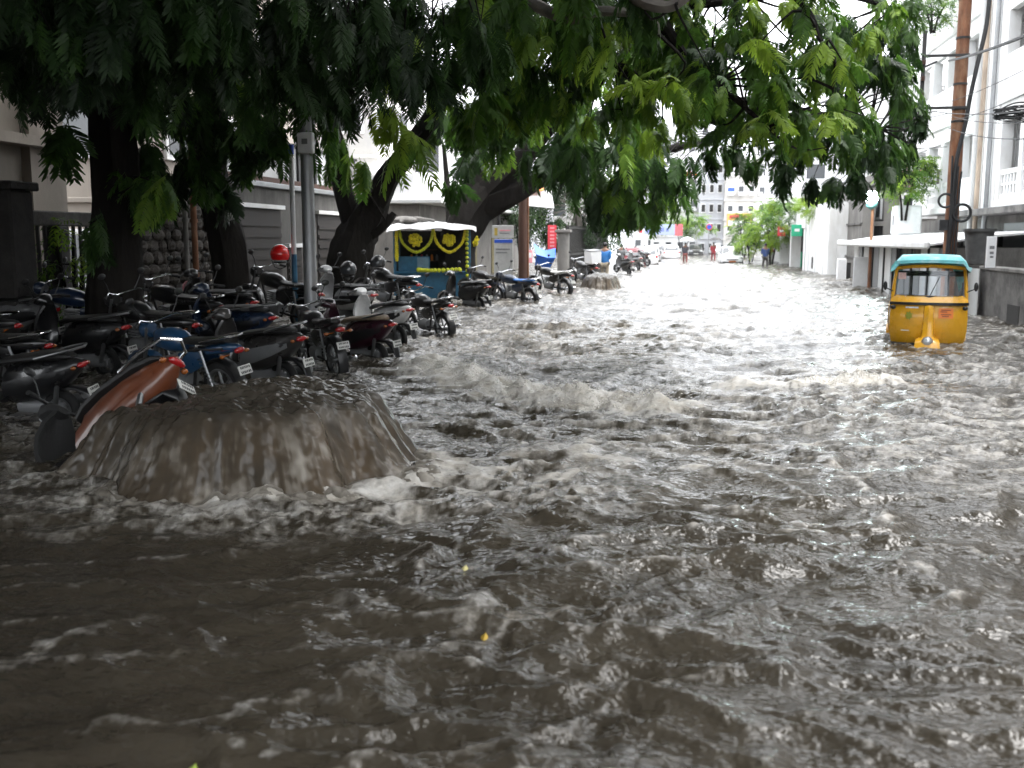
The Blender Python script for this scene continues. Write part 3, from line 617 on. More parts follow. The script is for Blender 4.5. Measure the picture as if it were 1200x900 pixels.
# ---- third trunk, forked, behind the motorcycles
t = Tree('street_tree', 'dark forked trunk behind the grey lamp pole and black scooters', AX(405, 325, -7.4))
B = t.base; d3 = (B-CAM).dot(CF)
t.limb([B+Vector((0, 0, -.5)), W(412, 300, d3), W(424, 265, d3), W(440, 240, d3)], [.52, .46, .42, .36], 'trunk', 14)
t.limb([W(418, 270, d3), W(402, 220, d3), W(395, 175, d3), W(378, 125, d3), W(360, 40, d3)], [.28, .22, .20, .17, .12])
t.limb([W(430, 258, d3), W(452, 212, d3-.2), W(470, 188, d3-.4), W(505, 140, d3-1), W(540, 85, d3-2), W(600, 20, d3-4), W(690, -40, d3-6)], [.36, .27, .24, .20, .19, .16, .10])
t.limb([W(415, 285, d3), W(445, 270, d3-.3), W(462, 250, d3-.3)], [.14, .09, .07])
t.limb([W(535, 92, d3-2), W(580, 105, d3-3.2), W(640, 92, d3-4)], [.08, .05, .02])
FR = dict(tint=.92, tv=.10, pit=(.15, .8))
t.px(430, 142, 13, 42, 14, 2.0, **FR); t.px(470, 152, 13, 38, 20, 2.2, **FR); t.px(405, 165, 17, 28, 22, 1.0, **G1)
t.px(560, 95, 15, 55, 45, 1.5, **{**G1, 'tint': .72}); t.px(540, 120, 14.5, 45, 25, 1.0, **{**FR, 'tint': .6}); t.px(480, 60, 16, 70, 50, 1.4, **{**G1, 'tint': .6}); t.px(385, 190, 19, 26, 30, 1.0, **{**G1, 'tint': .65, 'ln': .4}); t.px(500, 150, 21, 30, 30, 1.0, **{**G1, 'tint': .6, 'ln': .4}); t.px(620, 60, 15, 70, 50, 1.6, **{**G1, 'tint': .6}); t.px(530, 190, 19, 22, 40, .7, **G1)
t.px(640, 110, 16, 60, 30, 1.6, **{**G1, 'tint': .65}); t.px(600, 20, 13, 80, 40, 2.2, **{**G1, 'tint': .5}); t.px(655, 35, 12, 30, 22, .8, **{**FR, 'tint': .85})
for (x, y, z, a, b, c, n) in ((-7.8, 23.5, 9.8, 3.6, 3.2, 1.3, 1200), (-3.8, 23, 10.6, 3, 3, .9, 700)): t.blob((x, y, z), (a, b, c), n, **CO)
t.finish()
# ---- fourth trunk, big limbs leaning out over the street
t = Tree('street_tree', 'massive black trunk leaning right over the road behind the garlanded kiosk', AX(540, 338, -6.9))
B = t.base; d4 = (B-CAM).dot(CF)
t.limb([B+Vector((0, 0, -.5)), W(535, 295, d4), W(548, 258, d4), W(572, 225, d4)], [.62, .56, .60, .50], 'trunk', 16, .06)
t.limb([W(562, 235, d4), W(608, 190, d4-.6), W(640, 150, d4-1.5), W(700, 90, d4-3), W(770, 30, d4-5)], [.44, .34, .27, .2, .12])
t.limb([W(560, 245, d4), W(612, 222, d4-.4), W(650, 203, d4-.8), W(700, 190, d4-1.5), W(770, 178, d4-2.5), W(850, 160, d4-4)], [.46, .30, .22, .17, .12, .06])
t.limb([W(548, 238, d4), W(560, 190, d4), W(568, 140, d4)], [.40, .28, .16])
t.limb([W(528, 265, d4), W(524, 215, d4+.5), W(520, 170, d4+.5)], [.16, .10, .06])
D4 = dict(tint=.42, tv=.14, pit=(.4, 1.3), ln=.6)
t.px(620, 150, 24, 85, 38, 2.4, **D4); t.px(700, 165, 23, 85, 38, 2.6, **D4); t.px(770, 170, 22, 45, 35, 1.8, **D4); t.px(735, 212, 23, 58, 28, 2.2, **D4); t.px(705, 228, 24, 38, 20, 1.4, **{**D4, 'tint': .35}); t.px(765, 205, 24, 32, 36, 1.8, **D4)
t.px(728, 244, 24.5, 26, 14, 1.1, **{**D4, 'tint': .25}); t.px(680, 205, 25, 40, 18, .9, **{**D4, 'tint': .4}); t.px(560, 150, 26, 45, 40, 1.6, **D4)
t.finish()

# ---- unseen tree added behind the camera to darken the left and near water
t = Tree('street_tree', 'unseen tree added behind the viewer to shade the left side', (-7.2, -4.5, -.3))
t.limb([(-7.2, -4.5, -.4), (-7.0, -4.4, 3), (-6.2, -4.6, 5.5)], [.4, .33, .25], 'trunk', 12)
for (x, y, z, a, b, c, n) in ((-5, -7, 5.5, 5, 4, 1.5, 1800), (0, -7, 6.5, 4, 4, 1.2, 1200), (-11, -3, 4.5, 2.5, 6, 2.2, 1200)): t.blob((x, y, z), (a, b, c), n, **CO)
t.finish(0)
# ------------------------------------------------------------------ two-wheelers (local: +x forward, z up, origin on the ground under the middle)
def sec(x, w, z0, z1, n=12, p=2.6, y0=0.0):
    """rounded cross-section at x: half width w, from z0 to z1"""
    out = []; cz = (z0+z1)/2; h = (z1-z0)/2
    for k in range(n):
        a = 2*math.pi*k/n; c, s_ = math.cos(a), math.sin(a)
        out.append(Vector((x, y0+w*math.copysign(abs(c)**(2/p), c), cz+h*math.copysign(abs(s_)**(2/p), s_))))
    return out
def wheel(root, x, r, tw, spokes=5, name='wheel', disc=True):
    w = MB().torus((x, 0, r), r-tw, tw, 'y', 28, 10, .95).build(name, M_rubber, root)
    m = MB().torus((x, 0, r), r-tw*1.75, tw*.55, 'y', 24, 6, 1.5); m.disc((x, 0, r), .045, .13)
    for k in range(spokes):
        a = 2*math.pi*k/spokes+.3; c, s_ = math.cos(a), math.sin(a)
        m.tube([(x+.03*c, 0, r+.03*s_), (x+(r-tw*1.6)*c, 0, r+(r-tw*1.6)*s_)], [.016, .011], 6)
    m.build('rim', M_alloy, w)
    return w
def mirror_mb(x, y, z, s):
    m = MB(); m.tube([(x, y, z), (x-.02, y+s*.06, z+.12), (x-.01, y+s*.10, z+.19)], .006, 6)
    m.ell((x-.01, y+s*.115, z+.225), (.018, .062, .042), 10, 6); return m
def plate(root, x, z, tilt=.2, w=.17, h=.10):
    M = Matrix.Rotation(tilt, 3, 'Y'); p = MB().box((x, 0, z), (.008, w, h), .003, M).build('number_plate', M_plate, root)
    m = MB(); q = random.Random(int(x*1000)+int(z*777))
    for row in (.025, -.025):
        y = -w*.36
        while y < w*.36:
            wd = q.uniform(.008, .016); m.box(Vector((x, 0, z))+M @ Vector((-.0055, y, row)), (.002, wd, .026), 0, M); y += wd+.008
    m.build('plate_marks', M_black, p)['kind'] = 'stuff'
def scooter(label, body, trim=None, seatm=None, kind=0, group='scooters and motorcycles parked along the left kerb'):
    seatm = seatm or M_seat; trim = trim or M_black
    t = empty('scooter', label=label, cat='scooter', group=group)
    wheel(t, .62, .215, .045); wheel(t, -.60, .215, .05)
    # rear shell, swept up to the tail
    rings = [sec(.02, .10, .30, .60), sec(-.10, .155, .26, .70), sec(-.32, .185, .30, .745), sec(-.55, .185, .38, .77), sec(-.75, .15, .50, .785), sec(-.90, .085, .63, .785), sec(-.97, .03, .70, .77)]
    MB().loft(rings).build('rear_body', body, t)
    m = MB()
    for s in (-1, 1): m.loft([sec(.0, .012, .36, .52, 8, 2.2, s*.128), sec(-.3, .012, .42, .60, 8, 2.2, s*.186), sec(-.6, .012, .52, .66, 8, 2.2, s*.180), sec(-.82, .008, .62, .68, 8, 2.2, s*.118)])
    m.build('side_strip', trim, t)
    st = [sec(.06, .09, .66, .735), sec(-.05, .13, .70, .775), sec(-.25, .155, .735, .80), sec(-.42, .15, .75, .83), sec(-.60, .15, .765, .855), sec(-.78, .11, .775, .85), sec(-.86, .05, .785, .82)]
    MB().loft(st).build('seat', seatm, t)
    g = MB(); g.tube([(-.50, .155, .80), (-.72, .165, .855), (-.93, .13, .90), (-1.01, 0, .91), (-.93, -.13, .90), (-.72, -.165, .855), (-.50, -.155, .80)], .015, 8); g.build('grab_rail', M_alloy, t)
    tl = MB().ell((-.955, 0, .72), (.035, .085, .034), 12, 8).build('tail_light', M_red, t)
    m = MB()
    for s in (-1, 1): MB().ell((-.92, s*.112, .705), (.03, .028, .022), 10, 6).build('indicator', M_amber, t)
    MB().loft([sec(-.60, .07, .43, .47), sec(-.85, .07, .44, .48), sec(-.98, .06, .30, .46), sec(-1.03, .05, .22, .26)]).build('rear_mudguard', M_black, t)
    plate(t, -1.035, .44, .25)
    # floorboard, leg shield and front fender
    MB().loft([sec(.05, .14, .285, .335), sec(.25, .155, .285, .33), sec(.42, .14, .29, .335)]).build('floorboard', M_black, t)
    ap = [sec(.40, .15, .27, .36, 14), sec(.455, .175, .33, .50, 14), sec(.47, .19, .46, .66, 14), sec(.445, .17, .62, .82, 14), sec(.40, .11, .80, .92, 14)]
    rows = []
    for z, w, x in ((.27, .11, .42), (.36, .16, .47), (.50, .195, .50), (.64, .20, .49), (.78, .165, .455), (.90, .09, .41)):
        rows.append([Vector((x-abs(u)**2.2*.10, u*w, z)) for u in (-1, -.75, -.5, -.25, 0, .25, .5, .75, 1)])
    MB().sheet(rows, .03).build('leg_shield', body, t)
    fe = []
    for k in range(9):
        a = R(-25+k*22); fe.append([Vector((.62+math.cos(a)*(.245+.012*(1-abs(v))), v*.07, .215+math.sin(a)*(.245+.012*(1-abs(v))))) for v in (-1, -.6, 0, .6, 1)])
    MB().sheet(fe, .008).build('front_mudguard', body, t)
    m = MB()
    for s in (-1, 1): m.tube([(.62, s*.075, .215), (.55, s*.075, .45), (.50, s*.04, .55)], .018, 8)
    m.build('fork', M_steel, t)
    hd = [sec(.30, .05, .90, .96), sec(.36, .12, .89, 1.02), sec(.43, .13, .88, 1.03), sec(.49, .10, .90, 1.0), sec(.51, .05, .92, .97)]
    MB().loft(hd).build('handlebar_cowl', body, t)
    hb = MB().tube([(.30, .33, .955), (.35, .2, .985), (.385, 0, .99), (.35, -.2, .985), (.30, -.33, .955)], .015, 8).build('handlebar', M_black, t)
    for s in (-1, 1): MB().tube([(.33, s*.23, .975), (.295, s*.345, .952)], .021, 8).build('grip', M_rubber, hb)
    for s in (-1, 1): mirror_mb(.37, s*.17, 1.0, s).build('mirror', M_black, t)
    MB().ell((.505, 0, .945), (.03, .075, .045), 12, 8).build('headlight', M_clear, t)
    ex = MB(); ex.tube([(-.1, -.16, .22), (-.35, -.175, .235), (-.5, -.18, .25), (-.85, -.185, .30), (-.87, -.185, .30)], [.018, .03, .055, .055, .03], 10); ex.build('exhaust', M_greymetal, t)
    MB().loft([sec(-.12, .11, .16, .32), sec(-.4, .10, .14, .32), sec(-.66, .06, .16, .28)]).build('engine', M_greymetal, t)
    m = MB()
    for s in (1,): m.tube([(-.60, s*.11, .24), (-.68, s*.11, .52)], .026, 8)
    m.build('shock_absorber', M_alloy, t)
    return t
def motorcycle(label, body, trim=None, group='scooters and motorcycles parked along the left kerb', cover=None):
    trim = trim or M_chrome
    t = empty('motorcycle', label=label, cat='motorcycle', group=group)
    wheel(t, .64, .30, .045, 6); wheel(t, -.62, .30, .05, 6)
    MB().loft([sec(.36, .06, .72, .86), sec(.28, .12, .68, .90), sec(.10, .145, .66, .915), sec(-.06, .12, .66, .88), sec(-.16, .075, .68, .82)]).build('tank', body, t)
    MB().loft([sec(-.10, .09, .77, .83), sec(-.22, .12, .76, .82), sec(-.45, .125, .77, .84), sec(-.68, .105, .79, .87), sec(-.80, .06, .82, .87)]).build('seat', cover or M_seat, t)
    MB().loft([sec(-.52, .10, .66, .77), sec(-.72, .10, .69, .80), sec(-.88, .07, .72, .81), sec(-.96, .035, .75, .80)]).build('tail_cowl', body, t)
    m = MB()
    for s in (-1, 1): m.loft([sec(-.08, .015, .50, .66, 8, 2.2, s*.10), sec(-.28, .02, .46, .70, 8, 2.2, s*.125), sec(-.48, .012, .56, .70, 8, 2.2, s*.11)])
    m.build('side_panel', body, t)
    fr = MB()
    fr.tube([(.40, 0, .82), (.30, 0, .55), (.18, 0, .25), (-.12, 0, .22), (-.2, 0, .45), (-.2, 0, .72)], .02, 8); fr.tube([(.40, 0, .84), (.1, 0, .70), (-.2, 0, .70)], .022, 8)
    for s in (-1, 1):
        fr.tube([(-.2, s*.09, .70), (-.8, s*.09, .76)], .014, 8); fr.tube([(-.15, s*.07, .30), (-.62, s*.085, .30)], .018, 8)
    fr.build('frame', M_iron, t)
    e = MB(); e.loft([sec(.16, .10, .24, .42), sec(.02, .13, .22, .44), sec(-.14, .11, .24, .42)])
    for k in range(5): e.box((.08, 0, .46+k*.035), (.17, .18, .018), .004)
    e.build('engine', M_greymetal, t)
    m = MB()
    for s in (-1, 1): m.tube([(.64, s*.075, .30), (.50, s*.075, .68), (.44, s*.075, .90)], [.024, .021, .018], 8)
    m.build('fork', M_alloy, t)
    for nm, xx, a0, a1 in (('front_mudguard', .64, 10, 165), ('rear_mudguard', -.62, 30, 205)):
        fe = []
        for k in range(9):
            a = R(a0+(a1-a0)*k/8); fe.append([Vector((xx+math.cos(a)*(.325+.012*(1-abs(v))), v*.065, .30+math.sin(a)*(.325+.012*(1-abs(v))))) for v in (-1, -.5, 0, .5, 1)])
        MB().sheet(fe, .006).build(nm, M_black if nm[0] == 'r' else body, t)
    plate(t, -1.0, .54, .35)
    MB().ell((-.955, 0, .745), (.03, .07, .034), 12, 8).build('tail_light', M_red, t)
    for s in (-1, 1):
        i_ = MB().tube([(-.86, s*.06, .70), (-.87, s*.15, .70)], .008, 6); i_.ell((-.87, s*.165, .70), (.022, .035, .022), 8, 6); i_.build('indicator', M_amber, t)
    MB().tube([(-.5, .13, .82), (-.72, .13, .87), (-.92, .09, .90), (-.95, 0, .905), (-.92, -.09, .90), (-.72, -.13, .87), (-.5, -.13, .82)], .013, 8).build('grab_rail', trim, t)
    hb = MB().tube([(.22, .36, .98), (.30, .24, 1.02), (.40, .09, .97), (.42, 0, .95), (.40, -.09, .97), (.30, -.24, 1.02), (.22, -.36, .98)], .012, 8).build('handlebar', M_chrome, t)
    for s in (-1, 1): MB().tube([(.265, s*.29, 1.0), (.215, s*.37, .976)], .019, 8).build('grip', M_rubber, hb)
    for s in (-1, 1): mirror_mb(.32, s*.20, 1.02, s).build('mirror', M_black, t)
    h = MB().loft([sec(.44, .08, .78, .94), sec(.52, .10, .77, .96), sec(.57, .085, .79, .94)]); h.build('headlight_cowl', body, t)
    MB().ell((.575, 0, .865), (.03, .07, .065), 12, 8).build('headlight', M_clear, t)
    ex = MB(); ex.tube([(.16, -.08, .42), (.26, -.10, .30), (.15, -.13, .20), (-.25, -.14, .22), (-.4, -.145, .24), (-.92, -.16, .34), (-.94, -.16, .34)], [.018, .018, .018, .022, .042, .045, .025], 10); ex.build('exhaust', M_chrome, t)
    m = MB()
    for s in (-1, 1):
        m.tube([(-.60, s*.12, .32), (-.46, s*.11, .72)], .016, 8)
        for k in range(7): m.torus((-.575+.0275*k*.75, s*.12, .40+.038*k), .024, .006, 'z', 10, 5)
    m.build('shock_absorber', M_alloy, t)
    return t
def paint(n, c, r=.3, **k): return pm(n, c, r, var=.12, scale=4, coat=.5, stain=(.05, .045, .04), stain_amt=.35, sscale=3, **k)
PB = paint('black_paint', (.010, .010, .011)); PG = paint('charcoal_paint', (.032, .030, .029)); PBlue = paint('blue_paint', (.012, .055, .13)); PNavy = paint('navy_paint', (.008, .02, .05))
POr = paint('burnt_orange_paint', (.13, .036, .013), .4); PWh = paint('pearl_white_paint', (.70, .70, .70)); PMar = paint('maroon_paint', (.03, .005, .013)); PSil = paint('silver_paint', (.38, .38, .39)); PRed = paint('red_paint', (.5, .02, .02)); PGrey = paint('grey_paint', (.17, .17, .175))
def put(o, tail, head_deg, pitch=0, roll=0, zg=None, tx=-1.0, tz=None):
    """place a bike so that the end of its tail stands at the point tail; head_deg is the way it points, measured from +Y to the left"""
    q = Matrix.Rotation(R(90+head_deg), 3, 'Z') @ Matrix.Rotation(R(-pitch), 3, 'Y') @ Matrix.Rotation(R(roll), 3, 'X')
    off = q @ Vector((tx, 0, .75 if tz is None else tz)); o.location = Vector(tail)-off; o.rotation_euler = q.to_euler(); return o
def tail(px, py, x): return AX(px, py, x)
# front row, nearest first
o = scooter('burnt orange scooter lying tilted behind the big water surge', POr, POr)
for c_ in o.children:
    if c_.name.split('.')[0] in ('leg_shield', 'handlebar_cowl', 'front_mudguard'): c_.data.materials[0] = M_rubber
    if c_.name.split('.')[0] == 'grab_rail': c_.data.materials[0] = M_chrome
put(o, W(212, 418, 7.75), 84, -29, 34)
o = motorcycle('blue motorcycle with a red tail stripe beside the orange scooter', PBlue, M_chrome); put(o, W(284, 410, 10.3), 66, 1, -8)
MB().loft([sec(-.60, .104, .72, .735), sec(-.8, .09, .73, .75), sec(-.93, .052, .755, .77)]).build('tail_stripe', M_red, o)
o = scooter('charcoal grey scooter parked to the right of the blue motorcycle', PG, M_greymetal); put(o, W(356, 394, 11.7), 66, 0, -6)
o = motorcycle('black motorcycle with an oblong white plate, left of the maroon scooter', PB); put(o, W(400, 386, 12.9), 40, 1, -6)
o = scooter('dark maroon scooter with a tan seat, its rear wheel in the water', PMar, M_black, pm('tan_seat', (.26, .20, .14), .6)); put(o, W(462, 378, 14.6), 62, 1, -5)
o = scooter('white scooter with pointed red tail lamp behind the maroon one', PWh, M_black); put(o, W(482, 361, 16.8), 55, 1, -5)
o = motorcycle('black motorcycle with twin orange indicators in front of the kiosk', PB); put(o, W(530, 358, 18.4), 46, 0, -6)
# second row and beyond: only fronts, seats and mirrors show between the first
bk = [
 ('m', 'black motorcycle at the far left edge behind the orange scooter', PB, (60, 395, 11.5), 80, 3, -7),
 ('s', 'black scooter half hidden behind the orange scooter seat', PB, (150, 372, 12.6), 78, 4, -6),
 ('m', 'navy motorcycle standing at the foot of the thick trunk', PNavy, (175, 352, 13.8), 100, 6, -5),
 ('s', 'grey scooter by the left fence with its pale apron showing', PGrey, (70, 352, 13.6), 95, 8, -4),
 ('s', 'black scooter with a pink and white front between the two trunks', PB, (300, 345, 15.2), 70, 8, -5),
 ('m', 'black motorcycle whose mirror carries the red helmet', PB, (378, 338, 16.0), 68, 9, -3),
 ('m', 'black motorcycle beside the foot of the leaning trunk', PB, (262, 352, 14.2), 74, 7, -6),
 ('m', 'black motorcycle wedged behind the blue motorcycle', PB, (232, 372, 12.4), 72, 6, -6),
 ('s', 'dark scooter wedged behind the charcoal scooter', PNavy, (322, 362, 13.6), 70, 6, -5),
 ('m', 'black motorcycle at the left edge under the gate pillar', PG, (24, 372, 12.2), 88, 5, -6),
 ('s', 'black scooter close to the far left frame edge', PB, (100, 412, 10.2), 84, 0, -10),
 ('s', 'silver scooter with raised front next to the lamp pole', PSil, (440, 338, 18.0), 60, 9, -3),
 ('m', 'black motorcycle behind the white scooter, near the forked trunk', PB, (492, 328, 19.6), 60, 8, -5),
]
BK = []
for kd, lb, col, (x, y, d), hd, pt, rl in bk:
    o = (motorcycle if kd == 'm' else scooter)(lb, col); put(o, W(x, y, d)+Vector((0, 0, -.10)), hd, pt, rl); BK.append(o)
far = [
 ('s', 'dark scooter parked just right of the kiosk', PB, (574, 335, 26), 60, 4, -4),
 ('m', 'black motorcycle beside the brown pole, behind the blue seated one', PB, (598, 329, 28.5), 62, 6, -4),
 ('m', 'motorcycle with a blue covered seat and bright red tail lamp', PNavy, (632, 333, 27.5), 58, 4, -5),
 ('m', 'black motorcycle draped with a pale cloth beside the small surge', PB, (672, 323, 31), 56, 4, -5),
 ('m', 'black motorcycle carrying a white delivery box past the surge', PB, (700, 314, 36), 40, 4, -4),
 ('s', 'dark scooter with red lamp in the far kerb row', PGrey, (742, 306, 50), 35, 4, -4),
 ('s', 'silver scooter with red lamp at the far end of the kerb row', PSil, (752, 302, 56), 30, 4, -4),
 ('m', 'black motorcycle at the farthest end of the kerb row', PB, (762, 299, 62), 30, 4, -4),
]
for kd, lb, col, (x, y, d), hd, pt, rl in far:
    kw = {}
    if 'blue covered' in lb: kw['cover'] = pm('blue_seat_cover', (.02, .13, .40), .5)
    if 'pale cloth' in lb: kw['cover'] = pm('pale_cloth', (.62, .62, .60), .8)
    o = (motorcycle(lb, col, **kw) if kd == 'm' else scooter(lb, col)); put(o, W(x, y, d), hd, pt, rl)
    if 'delivery' in lb:
        b = MB().box((-.72, 0, 1.12), (.46, .46, .46), .03).build('delivery_box', M_whiteclean, o)
        MB().box((-.72, 0, 1.365), (.48, .48, .03), .01).build('lid', M_greymetal, b)
# pale front panel seen on one
o = BK[4]; MB().ell((.50, 0, .72), (.02, .10, .10), 10, 6).build('front_badge', M_pink_s, o)
# helmets: the red one hangs on a mirror, two black ones sit on seats
def helmet(label, mat, p, rz=0.0, r=.142):
    t = empty('helmet', p, (0, 0, rz), label, 'helmet')
    m = MB(); rings = []
    for j in range(10):
        th = R(4+j*13.2); rr_ = math.sin(th); z = math.cos(th)
        rings.append([Vector((r*1.08*rr_*math.cos(a)*(1 if j < 8 else .97), r*.95*rr_*math.sin(a), r*z)) for a in [2*math.pi*k/22 for k in range(22)]])
    m.loft(rings); m.build('shell', mat, t)
    vs = []
    for j in range(5):
        th = R(72+j*11); vs.append([Vector((r*1.11*math.sin(th)*math.cos(a), r*.985*math.sin(th)*math.sin(a), r*math.cos(th))) for a in [R(-68+k*17) for k in range(9)]])
    MB().sheet(vs, .004).build('visor', M_glass, t)
    MB().tube([(.0, r*.86, -r*.5), (.05, r*.5, -r*1.25), (.06, 0, -r*1.45), (.05, -r*.5, -r*1.25), (0, -r*.86, -r*.5)], .008, 6).build('strap', M_black, t)
    MB().torus((0, 0, -r*.78), r*.63, .014, 'z', 22, 6).build('rim', M_black, t)
    return t
helmet('glossy red helmet perched high on a motorcycle mirror', pm('red_gloss', (.80, .014, .014), .16, var=.05, coat=.8), W(328, 298, 16.2), R(115), .165)
helmet('black helmet with grey visor set on a seat beside the lamp pole', PB, W(408, 316, 17.2), R(-80), .15)
helmet('black helmet left of the garlanded kiosk', PB, W(443, 308, 19.2), R(-110), .15)
# ------------------------------------------------------------------ auto rickshaw, front towards the camera (local +y away from camera, origin on the road)
def auto():
    p = G(1087, 404); d = Vector((p.x, p.y, 0)); yawv = math.atan2(-p.x, p.y)
    t = empty('auto_rickshaw', (p.x, p.y+.05, -.29), (0, 0, yawv+R(1.5)), 'yellow auto rickshaw with a turquoise canvas top standing in the flood', 'auto rickshaw')
    # body front panel: curved sheet, full width
    rows = []
    for z, w, y in ((.22, .50, .20), (.34, .60, .10), (.55, .635, .05), (.80, .64, .03), (.98, .63, .05), (1.07, .62, .08)):
        rows.append([Vector((u*w, y+.16*abs(u)**3, z)) for u in np.linspace(-1, 1, 17)])
    fp = MB().sheet(rows, .03).build('front_panel', M_yel, t)
    # central raised ridge and the mudguard with headlight
    rg = []
    for z, w, y in ((.24, .10, -.20), (.40, .115, -.10), (.56, .105, -.02), (.80, .095, -.005), (1.0, .085, .02), (1.05, .08, .06)):
        rg.append([Vector((-w, y+.08, z)), Vector((-w*.8, y, z)), Vector((0, y-.03, z)), Vector((w*.8, y, z)), Vector((w, y+.08, z))])
    MB().sheet(rg, .02).build('centre_ridge', M_yel, fp)
    mg = []
    for k in range(7):
        a = R(15+k*24); mg.append([Vector((v*.17*(1+.25*(1-k/6)), -.02-math.cos(a)*.24, .22+math.sin(a)*.26-.06*abs(v)**2)) for v in (-1, -.6, 0, .6, 1)])
    MB().sheet(mg, .012).build('front_mudguard', M_yel, t)
    wheel_f = MB().torus((0, .02, .2), .155, .045, 'x', 22, 8).build('front_wheel', M_rubber, t)
    MB().disc((0, .02, .2), .10, .07, 'x').build('rim', M_greymetal, wheel_f)
    h = MB().ell((0, -.20, .39), (.078, .05, .078), 16, 10).build('headlight', M_clear, t)
    hr = MB(); rings = [[Vector((rr_*math.cos(a), yy, .39+rr_*math.sin(a))) for a in [2*math.pi*k/20 for k in range(20)]] for rr_, yy in ((.055, -.08), (.085, -.14), (.092, -.20), (.080, -.215))]
    hr.loft(rings, False); hr.build('headlight_rim', M_greymetal, h)
    # black belt and dash
    MB().sheet([[Vector((u*.648, .02+.16*abs(u)**3, z)) for u in np.linspace(-1, 1, 17)] for z in (1.035, 1.085)], .045).build('belt_trim', M_black, t)
    c = []
    for z, w, y in ((1.085, .64, .04), (1.13, .635, .07), (1.21, .615, .13)):
        c.append([Vector((u*w, y+.16*abs(u)**3, z)) for u in np.linspace(-1, 1, 13)])
    MB().sheet(c, .02).build('cowl', M_yel, t)
    # windscreen frame and glass
    def sx(u, z): return Vector((u, .10+.30*(z-1.15)+.16*abs(u/.6)**3, z))
    fr = MB()
    for s in (-1, 1): fr.tube([sx(s*.60, 1.16), sx(s*.585, 1.45), sx(s*.55, 1.72)], [.036, .032, .030], 8)
    fr.build('pillar', M_yel, t)
    MB().tube([sx(-.56, 1.70)+Vector((0, -.02, 0)), sx(-.3, 1.735)+Vector((0, -.02, 0)), sx(0, 1.745)+Vector((0, -.02, 0)), sx(.3, 1.735)+Vector((0, -.02, 0)), sx(.56, 1.70)+Vector((0, -.02, 0))], .035, 8).build('header_rail', M_yel, t)
    gm = bpy.data.materials.new('windscreen_glass'); gm.use_nodes = True; b = gm.node_tree.nodes['Principled BSDF']; b.inputs['Base Color'].default_value = (.9, .95, 1, 1); b.inputs['Roughness'].default_value = .03
    b.inputs['Transmission Weight'].default_value = 1; b.inputs['IOR'].default_value = 1.45
    ws = MB().sheet([[sx(u, z) for u in np.linspace(-.575, .575, 11)] for z in (1.19, 1.35, 1.5, 1.66)], .006).build('windscreen', gm, t)
    gf = MB()
    for u in (-.30, .30): gf.tube([sx(u, 1.19)+Vector((0, .03, 0)), sx(u*.98, 1.60)+Vector((0, .03, 0))], .012, 6)
    gf.tube([sx(-.57, 1.60)+Vector((0, .03, 0)), sx(.57, 1.60)+Vector((0, .03, 0))], .05, 6); gf.tube([sx(-.58, 1.19), sx(0, 1.185), sx(.58, 1.19)], .016, 6)
    gf.build('screen_frame', M_black, t)
    MB().tube([sx(0, 1.20)+Vector((0, -.02, 0)), sx(.02, 1.24)+Vector((0, -.025, 0)), sx(.15, 1.55)+Vector((0, -.02, 0))], .007, 6).build('wiper', M_black, t)
    MB().sheet([[sx(u, z)+Vector((0, -.012, 0)) for u in (-.53, -.45, -.40)] for z in (1.50, 1.62)], .002).build('windscreen_sticker', pm('pink_white_sticker', (.80, .55, .52), .5, var=.3, scale=22), t)
    # canvas top
    rings = []
    for y, w, z0, z1 in ((.14, .60, 1.70, 1.86), (.20, .66, 1.66, 1.915), (.5, .67, 1.66, 1.95), (1.2, .67, 1.62, 1.95), (1.9, .66, 1.55, 1.93), (2.25, .62, 1.30, 1.86), (2.32, .58, 1.20, 1.70)):
        rg_ = []
        for k in range(15):
            u = -1+2*k/14; ed = max(0, abs(u)-.72)/.28
            rg_.append(Vector((u*w, y, z1-.03*u*u-(z1-z0)*ed**1.6)))
        rings.append(rg_)
    MB().sheet(rings, -.012).build('canvas_top', M_teal, t)
    va_ = MB(); rows = []
    for z in (0, 1):
        rows.append([Vector((u*.655, .135+.03*abs(u)-.01*z, 1.86-.035*u*u-.055*z-(.10 if abs(u) > .9 else 0))) for u in np.linspace(-1, 1, 21)])
    va_.sheet(rows, .01); va_.build('canvas_edge', M_teal, t)
    # sides, rear, floor, seat
    sd = MB()
    for s in (-1, 1): sd.sheet([[Vector((s*w, y, z)) for y in (1.15, 1.6, 2.05, 2.3)] for z, w in ((.30, .60), (.6, .66), (.95, .655))], .02)
    sd.build('rear_side_panel', M_yel, t)
    MB().sheet([[Vector((u*.62, 2.32-.08*abs(u)**3, z)) for u in np.linspace(-1, 1, 7)] for z in (.3, .7, 1.0)], .02).build('rear_panel', M_yel, t)
    wb = MB()
    for s in (-1, 1):
        arch = []
        for k in range(7):
            a = R(k*30); arch.append([Vector((s*(.60+.10*v), 1.75-math.cos(a)*.33, .25+math.sin(a)*.30)) for v in (0, .5, 1)])
        wb.sheet(arch, .012)
    wb.build('rear_mudguard', M_yel, t)
    for s in (-1, 1):
        w = MB().torus((s*.60, 1.75, .2), .155, .05, 'x', 22, 8).build('rear_wheel', M_rubber, t); MB().disc((s*.60, 1.75, .2), .11, .08, 'x').build('rim', M_greymetal, w)
    Bx('floor_pan', M_black, (0, 1.2, .30), (1.18, 2.2, .06), t)
    st = MB(); st.box((0, .78, .62), (.62, .38, .14), .04); st.box((.05, 1.00, .86), (.40, .09, .30), .03); st.build('driver_seat', M_seat, t)
    st = MB(); st.box((0, 1.72, .66), (1.14, .48, .18), .05); st.box((0, 2.05, .86), (1.14, .12, .34), .04); st.build('passenger_seat', pm('grey_seat', (.16, .16, .17), .7), t)
